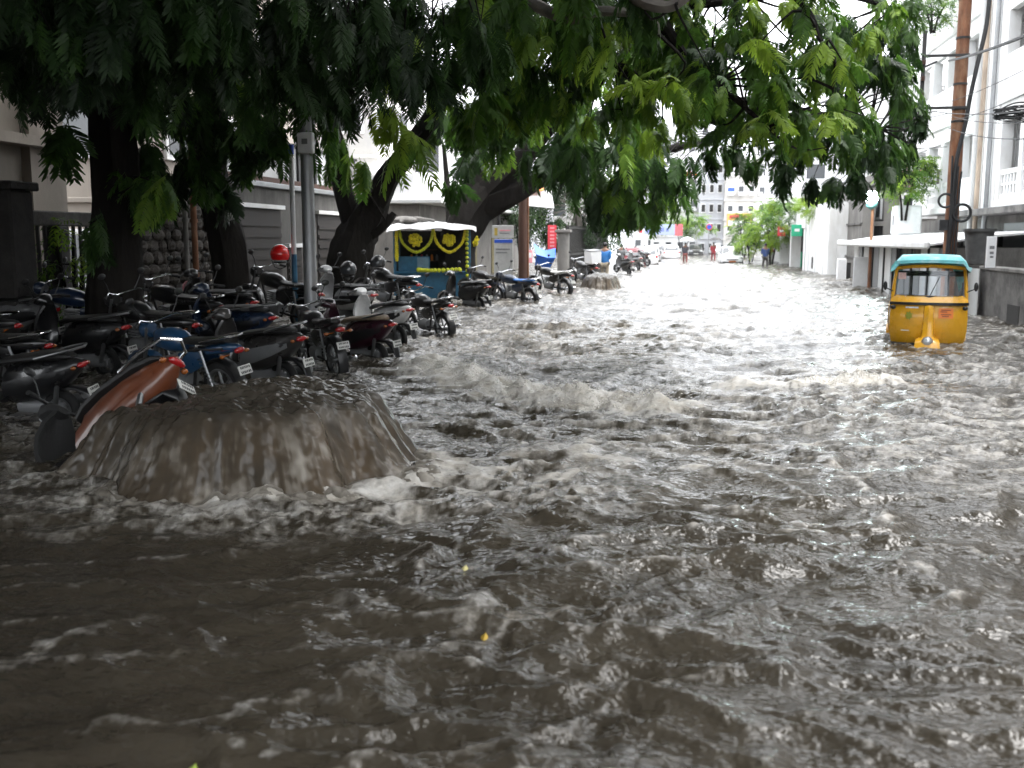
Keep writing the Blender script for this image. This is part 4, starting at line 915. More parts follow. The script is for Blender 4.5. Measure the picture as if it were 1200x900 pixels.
    MB().tube([(-.30, .36, 1.10), (0, .44, 1.08), (.30, .36, 1.10)], .014, 8).build('handlebar', M_black, t)
    po = MB()
    for s in (-1, 1):
        for y in (1.12, 2.15): po.tube([(s*.63, y, .9), (s*.64, y, 1.72)], .018, 8)
    po.build('roof_post', M_black, t)
    for s in (-1, 1):
        m = MB(); m.tube([(s*.60, .14, 1.28), (s*.72, .10, 1.34)], .01, 6); m.ell((s*.735, .09, 1.38), (.035, .02, .085), 10, 6); m.build('side_mirror', M_black, t)
    for s in (-1, 1): MB().ell((s*.585, .10, .985), (.045, .03, .04), 10, 6).build('indicator', M_black, t)
    # print on the front: orange notice right, pale strip and green emblem left, white strips on the cowl
    def pt(u, z, e=.009):
        zs_ = (.22, .34, .55, .80, .98, 1.07); ws_ = (.50, .60, .635, .64, .63, .62); ys_ = (.20, .10, .05, .03, .05, .08)
        w = float(np.interp(z, zs_, ws_)); y = float(np.interp(z, zs_, ys_)); return Vector((u, y+.16*abs(u/w)**3-e, z))
    def decal(name, mat, u0, u1, z0, z1, e=.009): return MB().sheet([[pt(u, z, e) for u in np.linspace(u0, u1, 4)] for z in np.linspace(z0, z1, 3)]).build(name, mat, t, False)
    n = decal('orange_notice', M_orange, .16, .40, .80, .985)
    q = MB()
    for z, a, b_ in ((.95, .20, .36), (.92, .19, .30), (.87, .20, .37), (.84, .22, .33)): q.sheet([[pt(u, zz, .012) for u in (a, (a+b_)/2, b_)] for zz in (z-.008, z+.008)])
    q.build('notice_print', pm('brown_print', (.25, .05, .02), .6), n)
    decal('pale_strip', M_whiteclean, -.38, -.17, .975, 1.005); decal('pale_strip', M_whiteclean, -.44, -.30, .555, .572)
    em = MB(); em.add([pt(-.32, .84, .012)]+[pt(-.32+.07*math.cos(a)*(1 if k % 2 else .6), .84+.09*math.sin(a)*(1 if k % 2 else .6), .012) for k, a in enumerate([2*math.pi*k/14 for k in range(14)])], [(0, k+1, (k+1) % 14+1) for k in range(14)])
    em.build('green_emblem', pm('faded_green', (.28, .30, .02), .5), t, False)
    for u0, u1 in ((-.40, -.04), (.04, .38)):
        MB().sheet([[Vector((u, .03+(z-1.085)*.7+.16*abs(u/.64)**3-.004+.02, z)) for u in np.linspace(u0, u1, 6)] for z in (1.125, 1.195)]).build('white_strip', pm('white_strip_print', (.75, .80, .80), .4, var=.2, scale=14), t, False)
    t.scale = (.95, .95, .91); return t
auto()
# ------------------------------------------------------------------ cars in the distance
def car(label, mat, p, rz, L=4.0, Wd=1.68, H=1.48, cat='car', plate_m=None):
    t = empty('car', (p[0], p[1], -.28), (0, 0, rz), label, cat)
    def cs(y, w, z0, z1): return [Vector((v.y, y, v.z)) for v in sec(0, w, z0, z1, 16, 4)]
    h = L/2; w = Wd/2
    MB().loft([cs(-h, w*.80, .30, .62), cs(-h+.10, w*.93, .22, .74), cs(-h+.55, w, .20, .86), cs(-h+1.2, w, .20, .93), cs(h-.9, w, .20, .95), cs(h-.15, w*.95, .22, .93), cs(h, w*.85, .32, .80)]).build('body', mat, t)
    MB().loft([cs(-h+.75, w*.86, .80, .90), cs(-h+1.35, w*.78, .85, H-.06), cs(-h+1.8, w*.76, .85, H), cs(h-1.0, w*.76, .85, H), cs(h-.55, w*.78, .85, H-.10), cs(h-.12, w*.82, .85, .93)]).build('cabin', mat, t)
    def g(rows, n): MB().sheet(rows, .01).build(n, M_glass, t)
    zt = H-.10
    g([[Vector((u*w*.80, -h+.80, .94)) for u in (-1, 0, 1)], [Vector((u*w*.70, -h+1.31, zt)) for u in (-1, 0, 1)]], 'windscreen')
    g([[Vector((u*w*.74, h-.14, .97)) for u in (1, 0, -1)], [Vector((u*w*.66, h-.53, zt-.04)) for u in (1, 0, -1)]], 'rear_window')
    for s in (-1, 1):
        for a, b in ((-h+1.15, -h+2.0), (-h+2.06, h-.65)):
            g([[Vector((s*(w*.84+.012), y, .95)) for y in (a, b)], [Vector((s*(w*.765+.012), (y*.92+.1), zt-.02)) for y in (a, b)]], 'side_window')
        for y in (-h+.72, h-.72):
            wl = MB().torus((s*(w-.10), y, .29), .22, .08, 'x', 20, 8).build('wheel', M_rubber, t); MB().disc((s*(w-.06), y, .29), .17, .10, 'x').build('rim', M_alloy, wl)
        MB().ell((s*w*.66, -h+.07, .66), (.20, .07, .09), 12, 6).build('headlight', M_clear, t)
        MB().ell((s*w*.78, h-.05, .78), (.10, .05, .12), 12, 6).build('tail_light', M_red, t)
        MB().ell((s*(w+.07), -h+1.25, .95), (.09, .05, .06), 10, 6).build('side_mirror', mat, t)
    MB().box((0, -h+.02, .52), (w*1.0, .05, .10), .02).build('grille', M_black, t)
    MB().box((0, -h+.0, .32), (w*1.7, .10, .14), .04).build('bumper', M_black, t)
    MB().box((0, -h-.06, .40), (.50, .012, .12), .003).build('number_plate', plate_m or M_plate, t)
    return t
def gp(px, d): p = W(px, 300, d); return (p.x, p.y)
car('white car facing up the flooded street at right of the road', M_whiteclean, gp(856, 74), R(2), plate_m=M_amber)
car('white car parked at left of the road beneath the blue shop board', M_whiteclean, gp(786, 92), R(183))
car('pale car parked between the kerb bikes and the blue shop board', PSil, gp(762, 80), R(183))
car('grey car parked far down the left kerb', PGrey, gp(770, 104), R(181))
car('white hatchback parked nose out behind the far kerb bikes', M_whiteclean, gp(757, 70), R(184))
car('dark red car parked beyond the white hatchback at the left kerb', pm('dark_red_paint', (.16, .02, .025), .3), gp(741, 66), R(186))
car('dark car far away in the middle of the road', PG, gp(815, 112), R(1))
car('small white car at the distant bend, right of centre', PWh, gp(840, 118), R(3))
# ------------------------------------------------------------------ people
def person(label, p, rz, top, legs, hair=M_hair, H=1.68, stride=.12, arms=((.20, .05, 1.05), (-.20, .05, 1.05)), hood=False):
    t = empty('person', (p[0], p[1], -.26), (0, 0, rz), label, 'person'); k = H/1.7
    def skin_obj(name, V, E, rad, mat):
        me = bpy.data.meshes.new(name); me.from_pydata([tuple(Vector(v)*k) for v in V], E, []); me.materials.append(mat)
        o = bpy.data.objects.new(name, me); COL.objects.link(o); o.parent = t
        md = o.modifiers.new('skin', 'SKIN'); md.use_smooth_shade = True
        for v, r_ in zip(me.skin_vertices[0].data, rad): v.radius = (r_[0]*k, r_[1]*k) if isinstance(r_, tuple) else (r_*k, r_*k)
        me.skin_vertices[0].data[0].use_root = True
        sb = o.modifiers.new('sub', 'SUBSURF'); sb.levels = 1; sb.render_levels = 1
        return o
    aL, aR = Vector(arms[0]), Vector(arms[1])
    V = [(0, 0, .93), (0, 0, 1.12), (0, .01, 1.33), (0, .01, 1.44), (0, 0, 1.50), (0, -.02, 1.58), (0, -.01, 1.68),
         (.10, 0, .90), (.11, -stride*.5, .50), (.11, -stride, .08), (.11, -stride-.13, .04), (-.10, 0, .90), (-.11, stride*.4, .50), (-.11, stride, .08), (-.11, stride-.13, .04),
         (.19, .01, 1.40), ((.19+aL.x*1.0)/1.7, .05, 1.20), tuple(aL), (-.19, .01, 1.40), ((-.19+aR.x)/1.7, .05, 1.20), tuple(aR)]
    E = [(0, 1), (1, 2), (2, 3), (3, 4), (4, 5), (5, 6), (0, 7), (7, 8), (8, 9), (9, 10), (0, 11), (11, 12), (12, 13), (13, 14), (3, 15), (15, 16), (16, 17), (3, 18), (18, 19), (19, 20)]
    rad = [(.16, .11), (.15, .10), (.165, .11), (.13, .085), .055, (.078, .092), (.06, .075), .085, .06, .042, .035, .085, .06, .042, .035, .055, .042, .032, .055, .042, .032]
    skin_obj('body', V, E, rad, M_skin)
    V = [(0, 0, .80), (0, 0, 1.0), (0, .01, 1.2), (0, .01, 1.40), (.20, .01, 1.39), ((.19+aL.x)/1.7, .05, 1.20), tuple(aL*.93+Vector((.19, .03, 1.2))*.07), (-.20, .01, 1.39), ((-.19+aR.x)/1.7, .05, 1.20), tuple(aR*.93+Vector((-.19, .03, 1.2))*.07)]
    skin_obj('jacket', V, [(0, 1), (1, 2), (2, 3), (3, 4), (4, 5), (5, 6), (3, 7), (7, 8), (8, 9)], [(.21, .15), (.20, .15), (.21, .15), (.16, .11), .075, .062, .052, .075, .062, .052], top)
    V = [(0, 0, .92), (.10, 0, .86), (.11, -stride*.5, .50), (.11, -stride, .10), (-.10, 0, .86), (-.11, stride*.4, .50), (-.11, stride, .10)]
    skin_obj('trousers', V, [(0, 1), (1, 2), (2, 3), (0, 4), (4, 5), (5, 6)], [(.175, .13), .105, .08, .062, .105, .08, .062], legs)
    MB().ell((0, .012*k, 1.655*k), (.095*k, .112*k, .095*k), 14, 8).build('hair', top if hood else hair, t)
    return t
def umbrella(label, p, z, mat, r=.5):
    t = empty('umbrella', (p[0], p[1], z), label=label, cat='umbrella'); rings = []
    for f, h in ((0.02, .26), (.35, .235), (.7, .14), (1, 0)):
        rings.append([Vector((r*f*math.cos(a)*(1 if k % 2 == 0 else .94), r*f*math.sin(a)*(1 if k % 2 == 0 else .94), h+(.0 if k % 2 == 0 else .02*f))) for k, a in enumerate([2*math.pi*k/16 for k in range(16)])])
    MB().loft(rings, False).build('canopy', mat, t); MB().tube([(0, 0, .30), (0, 0, -.55)], .01, 6).build('shaft', M_iron, t)
    return t
person('person in a blue raincoat walking away past the kerb motorcycles', gp(709, 43), R(170), M_bluejacket, pm('khaki_trousers', (.27, .23, .17), .8), H=1.82)
q = gp(803, 76); person('person under a white umbrella walking in the middle of the road', q, R(0), pm('dark_shirt', (.06, .06, .075), .8), pm('maroon_trousers', (.22, .06, .05), .8), arms=((.16, -.16, 1.28), (-.20, .05, 1.0)))
umbrella('white umbrella held by the walker in the road', (q[0]+.12, q[1]-.16), 1.62, M_whiteclean, .55)
q = gp(836, 84); person('person in red wading under a dark umbrella farther down', q, R(10), pm('red_shirt', (.35, .04, .05), .8), pm('red_trousers', (.28, .05, .06), .8), arms=((.16, -.16, 1.28), (-.20, .05, 1.0)))
umbrella('dark umbrella held by the person in red', (q[0]+.12, q[1]-.16), 1.62, M_iron, .6)
q = gp(897, 62); person('person with a blue sleeve standing outside the white shopfronts', q, R(20), pm('navy_shirt', (.03, .06, .18), .8), M_trouser)
q = gp(728, 58); person('person in grey standing behind the far kerb bikes', q, R(170), PGrey, M_trouser)
# ------------------------------------------------------------------ left side, from near to far (walls along the pavement stand at x = -10)
def wallbox(name, mat, x0, x1, y0, y1, z0, z1, parent=None, bev=0.0, **k):
    return Bx(name, mat, ((x0+x1)/2, (y0+y1)/2, (z0+z1)/2), (abs(x1-x0), abs(y1-y0), abs(z1-z0)), parent, bev, **k)
def YZ(px, py, x): p = AX(px, py, x); return p.y, p.z
pv = wallbox('pavement', M_dconc, -10.0, -6.6, 2, 60, -.55, -.06, bev=.02); tag(pv, kind='structure')
M_darkstone = pm('dark_stone', (.035, .032, .03), .9, var=.5, bump=.5)
# beige house at the far left
t = empty('house', (-13, 13, -.5), label='beige plastered house behind the dark fence at the far left', cat='house')
def L(o, c): return tuple(Vector(c)-Vector(o))
def hb(name, mat, x0, x1, y0, y1, z0, z1, par=None, org=(-13, 13, -.5), **k):
    return wallbox(name, mat, x0-org[0], x1-org[0], y0-org[1], y1-org[1], z0-org[2], z1-org[2], par if par is not None else t, **k)
w = hb('wall', M_beige, -17, -13, 6, 19.3, -.5, 8.5)
hb('ledge', M_beige, -13.0, -12.55, 6, 19.35, 3.55, 3.75)
hb('pilaster', M_beige, -13.0, -12.8, 18.2, 19.32, -.5, 3.55); hb('pilaster', M_beige, -13.0, -12.8, 18.2, 19.32, 3.75, 8.4)
for y in (13.4, 16.0):
    f = hb('window_frame', M_white, -13.0, -12.95, y, y+1.3, 4.6, 6.2); f2 = Bx('pane', M_glass, (-12.94+13, y+.65-13, 5.4+.5), (.02, 1.1, 1.4), f)
    a = MB().sheet([[Vector((0.05, y-.1-13, 6.9)), Vector((.05, y+1.4-13, 6.9))], [Vector((.75, y-.1-13, 6.55)), Vector((.75, y+1.4-13, 6.55))]], .05).build('awning', M_tile, t)
a = MB()
a.sheet([[Vector((.06, 13.6-13, 3.55)), Vector((.06, 15.3-13, 3.55))], [Vector((.9, 13.6-13, 3.2)), Vector((.9, 15.3-13, 3.2))]], .06); a.build('awning', M_tile, t)
hb('door', M_shutter, -13.0, -12.94, 14.0, 15.0, -.5, 2.2)
# fence: stone pillars, top rail, iron bars
t = empty('fence', (-9.9, 10, -.5), label='dark fence of upright bars under a heavy rail at the far left', cat='fence')
O = (-9.9, 10, -.5)
hb('rail', M_dconc, -10.02, -9.78, 7.5, 16.1, 1.95, 2.18, t, O, bev=.02); hb('base_wall', M_dconc, -10.02, -9.78, 7.5, 16.1, -.5, .75, t, O)
bar = MB().box((0, 0, 0), (.05, .05, 1.2), .008).mesh('bar', M_iron, False)
for i in range(46): inst('bar', bar, t, Matrix.Translation((0, 7.65+i*.185-10, 1.85)))
for y in (13.0, 14.45): hb('post', M_iron, -10.06, -9.74, y, y+.22, .75, 1.95, t, O, bev=.02)
gpz = empty('gate_pillar', (-9.2, 0, -.5), label='dark square pillar at the left edge beside the fence', cat='pillar')
y0, _ = YZ(6, 260, -9.2); gpz.location.y = y0; Bx('shaft', M_darkstone, (0, 0, 1.45), (.55, .5, 2.9), gpz, .03); Bx('cap', M_darkstone, (0, 0, 2.96), (.68, .62, .12), gpz, .02)
# stone wall in courses of separate stones
SX = -9.9
y0, _ = YZ(150, 300, SX); y1, _ = YZ(246, 300, SX); _, zt = YZ(200, 232, SX)
t = empty('stone_wall', (SX, (y0+y1)/2, -.5), label='low wall of dark rough stones between the two near trunks', cat='wall')
O = (SX, (y0+y1)/2, -.5)
hb('mortar_bed', M_mortar, SX-.35, SX-.03, y0, y1, -.5, zt-.02, t, O)
sm = []
for k in range(6):
    m = MB(); q = random.Random(k); m.ell((0, 0, 0), (.07, .5, .5), 9, 7)
    vs = []
    for v in m.v:
        f = (abs(v[1]/.5)**4+abs(v[2]/.5)**4)**.25; f = max(f, .3); d = math.hypot(v[1], v[2])
        g_ = min(1.0, (d/.5)/max(f, 1e-6)) if d > 0 else 1
        vs.append((v[0]*q.uniform(.8, 1.3), v[1]*q.uniform(.88, 1.05), v[2]*q.uniform(.88, 1.05)))
    m.v = vs; sm.append(m.mesh('stone', M_stone, False))
z = -.1; cnt = 0
while z < zt-.08 and cnt < 280:
    hgt = random.uniform(.17, .27); y = y0
    while y < y1:
        wd = random.uniform(.24, .48)
        inst('stone', random.choice(sm), t, Matrix.Translation((0.0+random.uniform(-.02, .02), y+wd/2-O[1], z+hgt/2-O[2])) @ Matrix.Diagonal((1, wd*1.05, hgt*1.08, 1))); cnt += 1
        y += wd
    z += hgt
# concrete yard wall with shutters, then a panel screen above it
y0, _ = YZ(262, 300, SX); y1, _ = YZ(400, 300, SX); _, zr = YZ(330, 222, SX); _, zp = YZ(330, 168, SX)
t = empty('yard_wall', (SX, (y0+y1)/2, -.5), label='grey concrete wall with dark brown shutters behind the red helmet', cat='wall'); O = (SX, (y0+y1)/2, -.5)
hb('wall', M_yard, SX-.3, SX, y0, y1, -.5, zr, t, O); hb('coping', M_steel, SX-.34, SX+.10, y0, y1, zr+.003, zr+.12, t, O, bev=.01)
for a, b, top in ((276, 329, 244), (372, 404, 252), (336, 352, 290)):
    ya, _ = YZ(a, 300, SX); yb, _ = YZ(b, 300, SX); _, zz = YZ((a+b)/2, top, SX)
    s_ = hb('shutter', M_shutter, SX-.02, SX+.03, ya, yb, -.4, zz, t, O)
    for k in range(9):
        zq = -.1+k*(zz-.1)/9; o = Bx('slat', M_shutter, (.045, (ya+yb)/2-O[1], zq-O[2]+.1), (.03, abs(yb-ya)-.06, .10), s_)
    hb('lintel', M_white, SX, SX+.12, ya-.1, yb+.1, zz+.004, zz+.10, t, O)
t = empty('panel_screen', (SX-.2, (y0+y1)/2, zr), label='screen of pale stained panels on dark posts above the concrete wall', cat='screen'); O = (SX-.2, (y0+y1)/2, zr)
n = 8
hb('bottom_rail', M_brownwood, SX-.26, SX-.10, y0, y1+2, zr+.12, zr+.27, t, O); hb('top_rail', M_iron, SX-.26, SX-.12, y0, y1+2, zp+.02, zp+.09, t, O)
for i in range(n):
    a = y0+(y1+2-y0)*i/n; b = y0+(y1+2-y0)*(i+1)/n
    hb('panel', M_conc if i % 3 == 1 else M_palemetal, SX-.22, SX-.16, a+.07, b-.07, zr+.27, zp+.02, t, O)
    hb('post', M_iron, SX-.25, SX-.10, a-.06, a+.06, zr+.275, zp+.015+(.9 if i in (2, 3, 5) else 0), t, O)
# pipes beside the second trunk
for lb, px_, mt, rd in (('rust brown standpipe between the two near trunks', 229, M_rustpole, .06), ('pale standpipe just left of the rust brown one', 219, M_conc, .05)):
    y_, _ = YZ(px_, 300, -9.6); t = empty('standpipe', (-9.6, y_, -.5), label=lb, cat='pipe'); MB().tube([(0, 0, 0), (0, 0, 4.6)], rd, 10).build('pipe', mt, t)
    m = MB()
    for z in (1.2, 2.6, 3.9): m.disc((0, 0, z), rd*1.35, .07, 'z', 10)
    m.build('collar', mt, t)
# grey lamp pole with the white box
p = W(364, 345, 15.6); t = empty('street_pole', (p.x, p.y, -.5), label='straight grey steel pole with a white box strapped on, left of centre', cat='pole')
MB().tube([(0, 0, 0), (0, 0, 3.2), (0, 0, 7.5)], [.105, .098, .08], 16).build('shaft', M_steel, t)
MB().tube([(0, 0, 0), (0, 0, .75)], .13, 16).build('sleeve', M_steel, t)
zb = W(364, 171, 15.6).z+.5; b = MB().box((.05, -.14, zb), (.24, .12, .31), .015).build('meter_box', M_whiteclean, t); Bx('box_print', M_greymetal, (.05, -.204, zb+.02), (.09, .006, .08), b)
m = MB()
for z in (zb-.12, zb+.12): m.torus((0, 0, z), .105, .012, 'z', 18, 6)
m.build('strap', M_iron, t)
p = W(346, 345, 16.4); t = empty('thin_pole', (p.x, p.y, -.5), label='thin pole, white above and blue below, just left of the steel pole', cat='pole')
MB().tube([(0, 0, 0), (0, 0, 2.0)], .045, 10).build('lower_pole', M_kioskblue, t); MB().tube([(0, 0, 2.0), (0, 0, 3.6)], .042, 10).build('upper_pole', M_whiteclean, t); MB().tube([(0, 0, 3.6), (0, 0, 3.75)], .05, 10).build('cap', M_blue_s, t)
# paper on the second trunk
q = [W(x, y, T2D-.42) for x, y in ((262, 232), (269, 231), (275, 257), (268, 259))]
tag(MB().sheet([[q[0], (q[0]+q[1])/2+Vector((0, -.02, 0)), q[1]], [q[3], (q[3]+q[2])/2+Vector((0, -.02, 0)), q[2]]], .004).build('paper_notice', M_plate), 'white paper notice stuck on the leaning trunk', 'notice')
# leaning slab left of the kiosk
a, b = W(441, 262, 27.5), W(420, 318, 26.5); m = MB(); m.tube([a, (a+b)/2+Vector((0, 0, .05)), b, b+(b-a)*.2], [.16, .22, .26, .26], 4); tag(m.build('leaning_slab', M_conc, None, False), 'pale stone slab leaning against the forked trunk', 'slab')
# ------------------------------------------------------------------ kiosk hung with yellow garlands
KD = 30.2
p = G(508, 346); t = empty('kiosk', (p.x, p.y, -.3), (0, 0, R(12)), 'small blue kiosk under a white tarp, hung with yellow garlands', 'kiosk')
KW, KDp, KH = 2.25, 1.5, 2.35
po = MB()
for x in (-KW/2, KW/2):
    for y in (-KDp/2, KDp/2): MB().box((x, y, KH/2), (.09, .09, KH), .01).build('post', M_kioskblue, t)
Bx('counter', M_kioskblue, (0, -KDp/2+.2, .55), (KW-.1, .42, .9), t, .02); Bx('counter_top', M_kioskblue, (0, -KDp/2+.18, 1.035), (KW+.05, .52, .06), t, .01)
Bx('back_panel', M_dark, (0, KDp/2, 1.2), (KW-.1, .04, 2.2), t); Bx('side_panel', M_dark, (-KW/2, 0, 1.1), (.04, KDp-.1, 2.0), t); Bx('blue_board', M_kioskblue, (-.55, -KDp/2+.03, 1.30), (.95, .04, .44), t); Bx('window_board', pm('pale_blue', (.16, .28, .38), .4), (-.28, -KDp/2+.0, 1.32), (.34, .03, .34), t)
sh = MB()
for z in (1.35, 1.7): sh.box((.1, .55, z), (1.9, .3, .03))
sh.build('shelf', M_brownwood, t)
for i in range(11): MB().tube([(-.7+i*.16, .55, 1.37), (-.7+i*.16, .55, 1.50), (-.7+i*.16, .55, 1.56)], [.04, .04, .02], 8).build('jar', (M_orange, M_greymetal, M_red_s, M_clear)[i % 4], t)
rows = []
for j, y in enumerate(np.linspace(-KDp/2-.42, KDp/2+.2, 7)):
    rows.append([Vector((u*(KW/2+.22), y, KH+.10+.13*(j/6)-.05*abs(u)**2+.025*math.sin(u*9+j*1.3)-(.10 if j == 0 else 0)-(.05 if abs(u) > .95 else 0))) for u in np.linspace(-1, 1, 25)])
MB().sheet(rows, .02).build('tarp_roof', M_whitetarp, t)
bag = MB(); bag.ell((-.85, .1, KH+.28), (.42, .4, .12), 12, 6); bag.tube([(-1.0, -.3, KH+.22), (-.5, 0, KH+.34), (.05, .2, KH+.25)], .05, 8); bag.build('roof_bundle', M_conc, t)
M_gar = pm('marigold_yellow', (.80, .68, .02), .7, var=.45, scale=18); M_gar2 = pm('garland_green', (.52, .56, .02), .7, var=.4, scale=18)
def garland(pts, r, par, name='garland'):
    p_, _ = catmull(pts, [r]*len(pts), 8); m = MB()
    acc = 0
    for a, b in zip(p_[:-1], p_[1:]):
        n = max(1, int((b-a).length/(r*1.3)))
        for k in range(n): m.ell(a+(b-a)*(k/n), (r*random.uniform(.85, 1.15),)*3, 6, 4)
    g_ = m.build(name, random.choice((M_gar, M_gar2)), par); return g_
yf = -KDp/2-.12; zt_ = KH-.02
for x0, x1 in ((-.98, .05), (.05, 1.02)): garland([(x0, yf, zt_), (x0+.12, yf-.02, zt_-.42), ((x0+x1)/2, yf-.03, zt_-.68), (x1-.12, yf-.02, zt_-.42), (x1, yf, zt_)], .05, t)
for x, l in ((-1.06, .95), (1.06, 1.95)): garland([(x, yf, zt_), (x, yf, zt_-l/2), (x, yf, zt_-l)], .058, t)
garland([(1.22, .2, zt_), (1.22, .2, zt_-.6), (1.22, .2, zt_-1.2)], .05, t); garland([(-.4, yf-.1, 1.12), (0, yf-.12, 1.10), (.9, yf-.1, 1.12)], .075, t)
for x in (-.5, .52, 1.22):
    m = MB(); q = random.Random(int(x*10)+30)
    for k in range(60):
        a = q.uniform(0, 6.28); r_ = .19*q.random()**.55; m.ell((x+r_*math.cos(a), (yf-.03 if x < 1 else 0)+q.uniform(-.05, .03), zt_-.33+r_*math.sin(a)), (.045,)*3, 6, 4)
    m.build('flower_wreath', M_gar, t)
# ------------------------------------------------------------------ shops and things beyond the kiosk
def vis_box(name, label, cat, mat, x, pl, pr, pt, pb, depth=.3, parent_parts=None, zmin=None):
    ya, za = YZ(pl, pt, x); yb, _ = YZ(pr, pt, x); _, zb_ = YZ((pl+pr)/2, pb, x)
    return ya, yb, za, (zb_ if zmin is None else zmin)
# low pale shop house with the white board
sx = -9.6
ya, _ = YZ(492, 300, sx); yb, _ = YZ(612, 300, sx)
t = empty('shop_house', (sx, (ya+yb)/2, -.5), label='pale low shop house with a white signboard behind the kiosk', cat='shop'); O = (sx, (ya+yb)/2, -.5)
_, zt = YZ(585, 252, sx)
hb('wall', M_conc, sx-4, sx, ya, yb, -.5, 3.0, t, O); hb('roof', M_palemetal, sx-4.2, sx+.9, ya-.3, yb+.3, 3.02, 3.16, t, O, bev=.02); hb('parapet', M_white, sx-3.9, sx-.2, ya+.1, yb-.1, 3.17, 4.1, t, O)
for a in np.linspace(ya+.5, yb-.9, 6): hb('door_panel', M_tile if False else pm('olive_door', (.20, .17, .08), .7, var=.3), sx, sx+.05, a, a+.7, -.4, 1.8, t, O)
hb('post', M_iron, sx+.7, sx+.82, (ya+yb)/2-.06, (ya+yb)/2+.06, -.5, 3.0, t, O)
M_board = pm('weathered_white_board', (.48, .48, .47), .6, var=.2)
def board(label, cat, mat, pl, pr, pt, pb, d, prints=(), name='signboard', th=.06, post=False, rot=0.0):
    a = W(pl, pt, d); b = W(pr, pb, d); w = (b-a).dot(CR); h = a.z-b.z; c = (a+b)/2
    t = empty(name, (c.x, c.y, b.z), (0, 0, YAW+rot), label, cat)
    MB().box((0, 0, h/2), (w, th, h), .008).build('panel', mat, t, False)
    for (u0, u1, v0, v1, m2) in prints:
        MB().box(((u0+u1)/2*w-w/2, -th/2-.004, (1-(v0+v1)/2)*h), (abs(u1-u0)*w, .008, abs(v1-v0)*h)).build('print', m2, t, False)
    fr = MB()
    for x in (-w/2+.02, w/2-.02): fr.box((x, th/2+.02, h/2-.4 if post else h/2), (.04, .04, h+(.8 if post else 0)))
    fr.build('frame', M_iron, t, False); return t
board('white signboard with a small emblem over a blue band', 'sign', M_board, 577, 602, 264, 279, 33.5, ((.10, .24, .2, .8, pm('ochre_emblem', (.45, .33, .06), .6)), (.34, .85, .35, .45, M_pink_s), (.34, .80, .58, .66, M_greymetal)))
board('blue band board with white area below, under the emblem board', 'sign', M_board, 579, 601, 280, 325, 33.4, ((.02, .98, .01, .10, M_blue_s), (.1, .85, .25, .28, M_greymetal), (.1, .7, .34, .37, M_greymetal)))
board('tall red banner with white lettering left of the grey pillar', 'banner', M_red_s, 642, 652, 264, 292, 42, tuple((.25, .75, .08+k*.15, .08+k*.15+.07, M_pink_s) for k in range(6)), 'banner', .03)
board('small pink board at the foot of the brown pole', 'sign', M_pink_s, 619, 624, 293, 308, 40, ((.2, .8, .2, .6, M_whiteclean),))
board('turquoise cloth hanging high beside the big limb', 'cloth', M_teal, 624, 636, 218, 241, 47, (), 'hanging_cloth', .02)
board('small turquoise cloth glimpsed above the big limb', 'cloth', M_teal, 595, 604, 209, 222, 47, (), 'hanging_cloth', .02)
# blue tarp
pts = [[W(x, y, 36) for x, y in r_] for r_ in (((625, 285), (632, 291), (640, 294), (651, 291)), ((626, 298), (633, 300), (640, 302), (649, 302)), ((627, 311), (634, 312), (641, 314), (645, 313)))]
pts[1] = [p+Vector((.1, -.3, 0)) for p in pts[1]]
tag(MB().sheet(pts, .02).build('blue_tarp', M_tarp), 'crumpled bright blue tarp hung beside the brown pole', 'tarp')
# brown pole
p = G(613, 336); p = W(613, 316, 33); t = empty('utility_pole', (p.x, p.y, -.5), label='dark brown wooden pole crossing the big limb, left of centre', cat='pole')
MB().tube([(0, 0, 0), (0, 0, 4), (0, 0, 8.5)], [.16, .15, .13], 12).build('shaft', M_brownwood, t)
MB().tube([(.17, -.02, 0), (.16, -.02, 6)], .035, 8).build('conduit', M_rustpole, t)
# grey pillar and dark railing
p = W(660, 320, 40); t = empty('gate_pillar', (p.x, p.y, -.5), label='grey round pillar right of the red banner', cat='pillar'); MB().tube([(0, 0, 0), (0, 0, 2.5)], .24, 12).build('shaft', M_conc, t); MB().box((0, 0, 2.55), (.62, .62, .12), .02).build('cap', M_conc, t)
a, b = W(664, 320, 41), W(712, 312, 55)
t = empty('fence', (a.x, a.y, -.5), (0, 0, math.atan2(-(b.x-a.x), b.y-a.y)), 'tall dark iron railing behind the person in the blue raincoat', 'fence'); Lf_ = math.hypot(b.x-a.x, b.y-a.y)
bar = MB().box((0, 0, 1.4), (.07, .10, 2.8)).mesh('bar', M_iron, False)
for i in range(int(Lf_/.26)): inst('bar', bar, t, Matrix.Translation((0, i*.26, 0)))
for z in (.6, 1.6, 2.7): MB().box((.05, Lf_/2, z), (.05, Lf_, .08)).build('rail', M_iron, t, False)
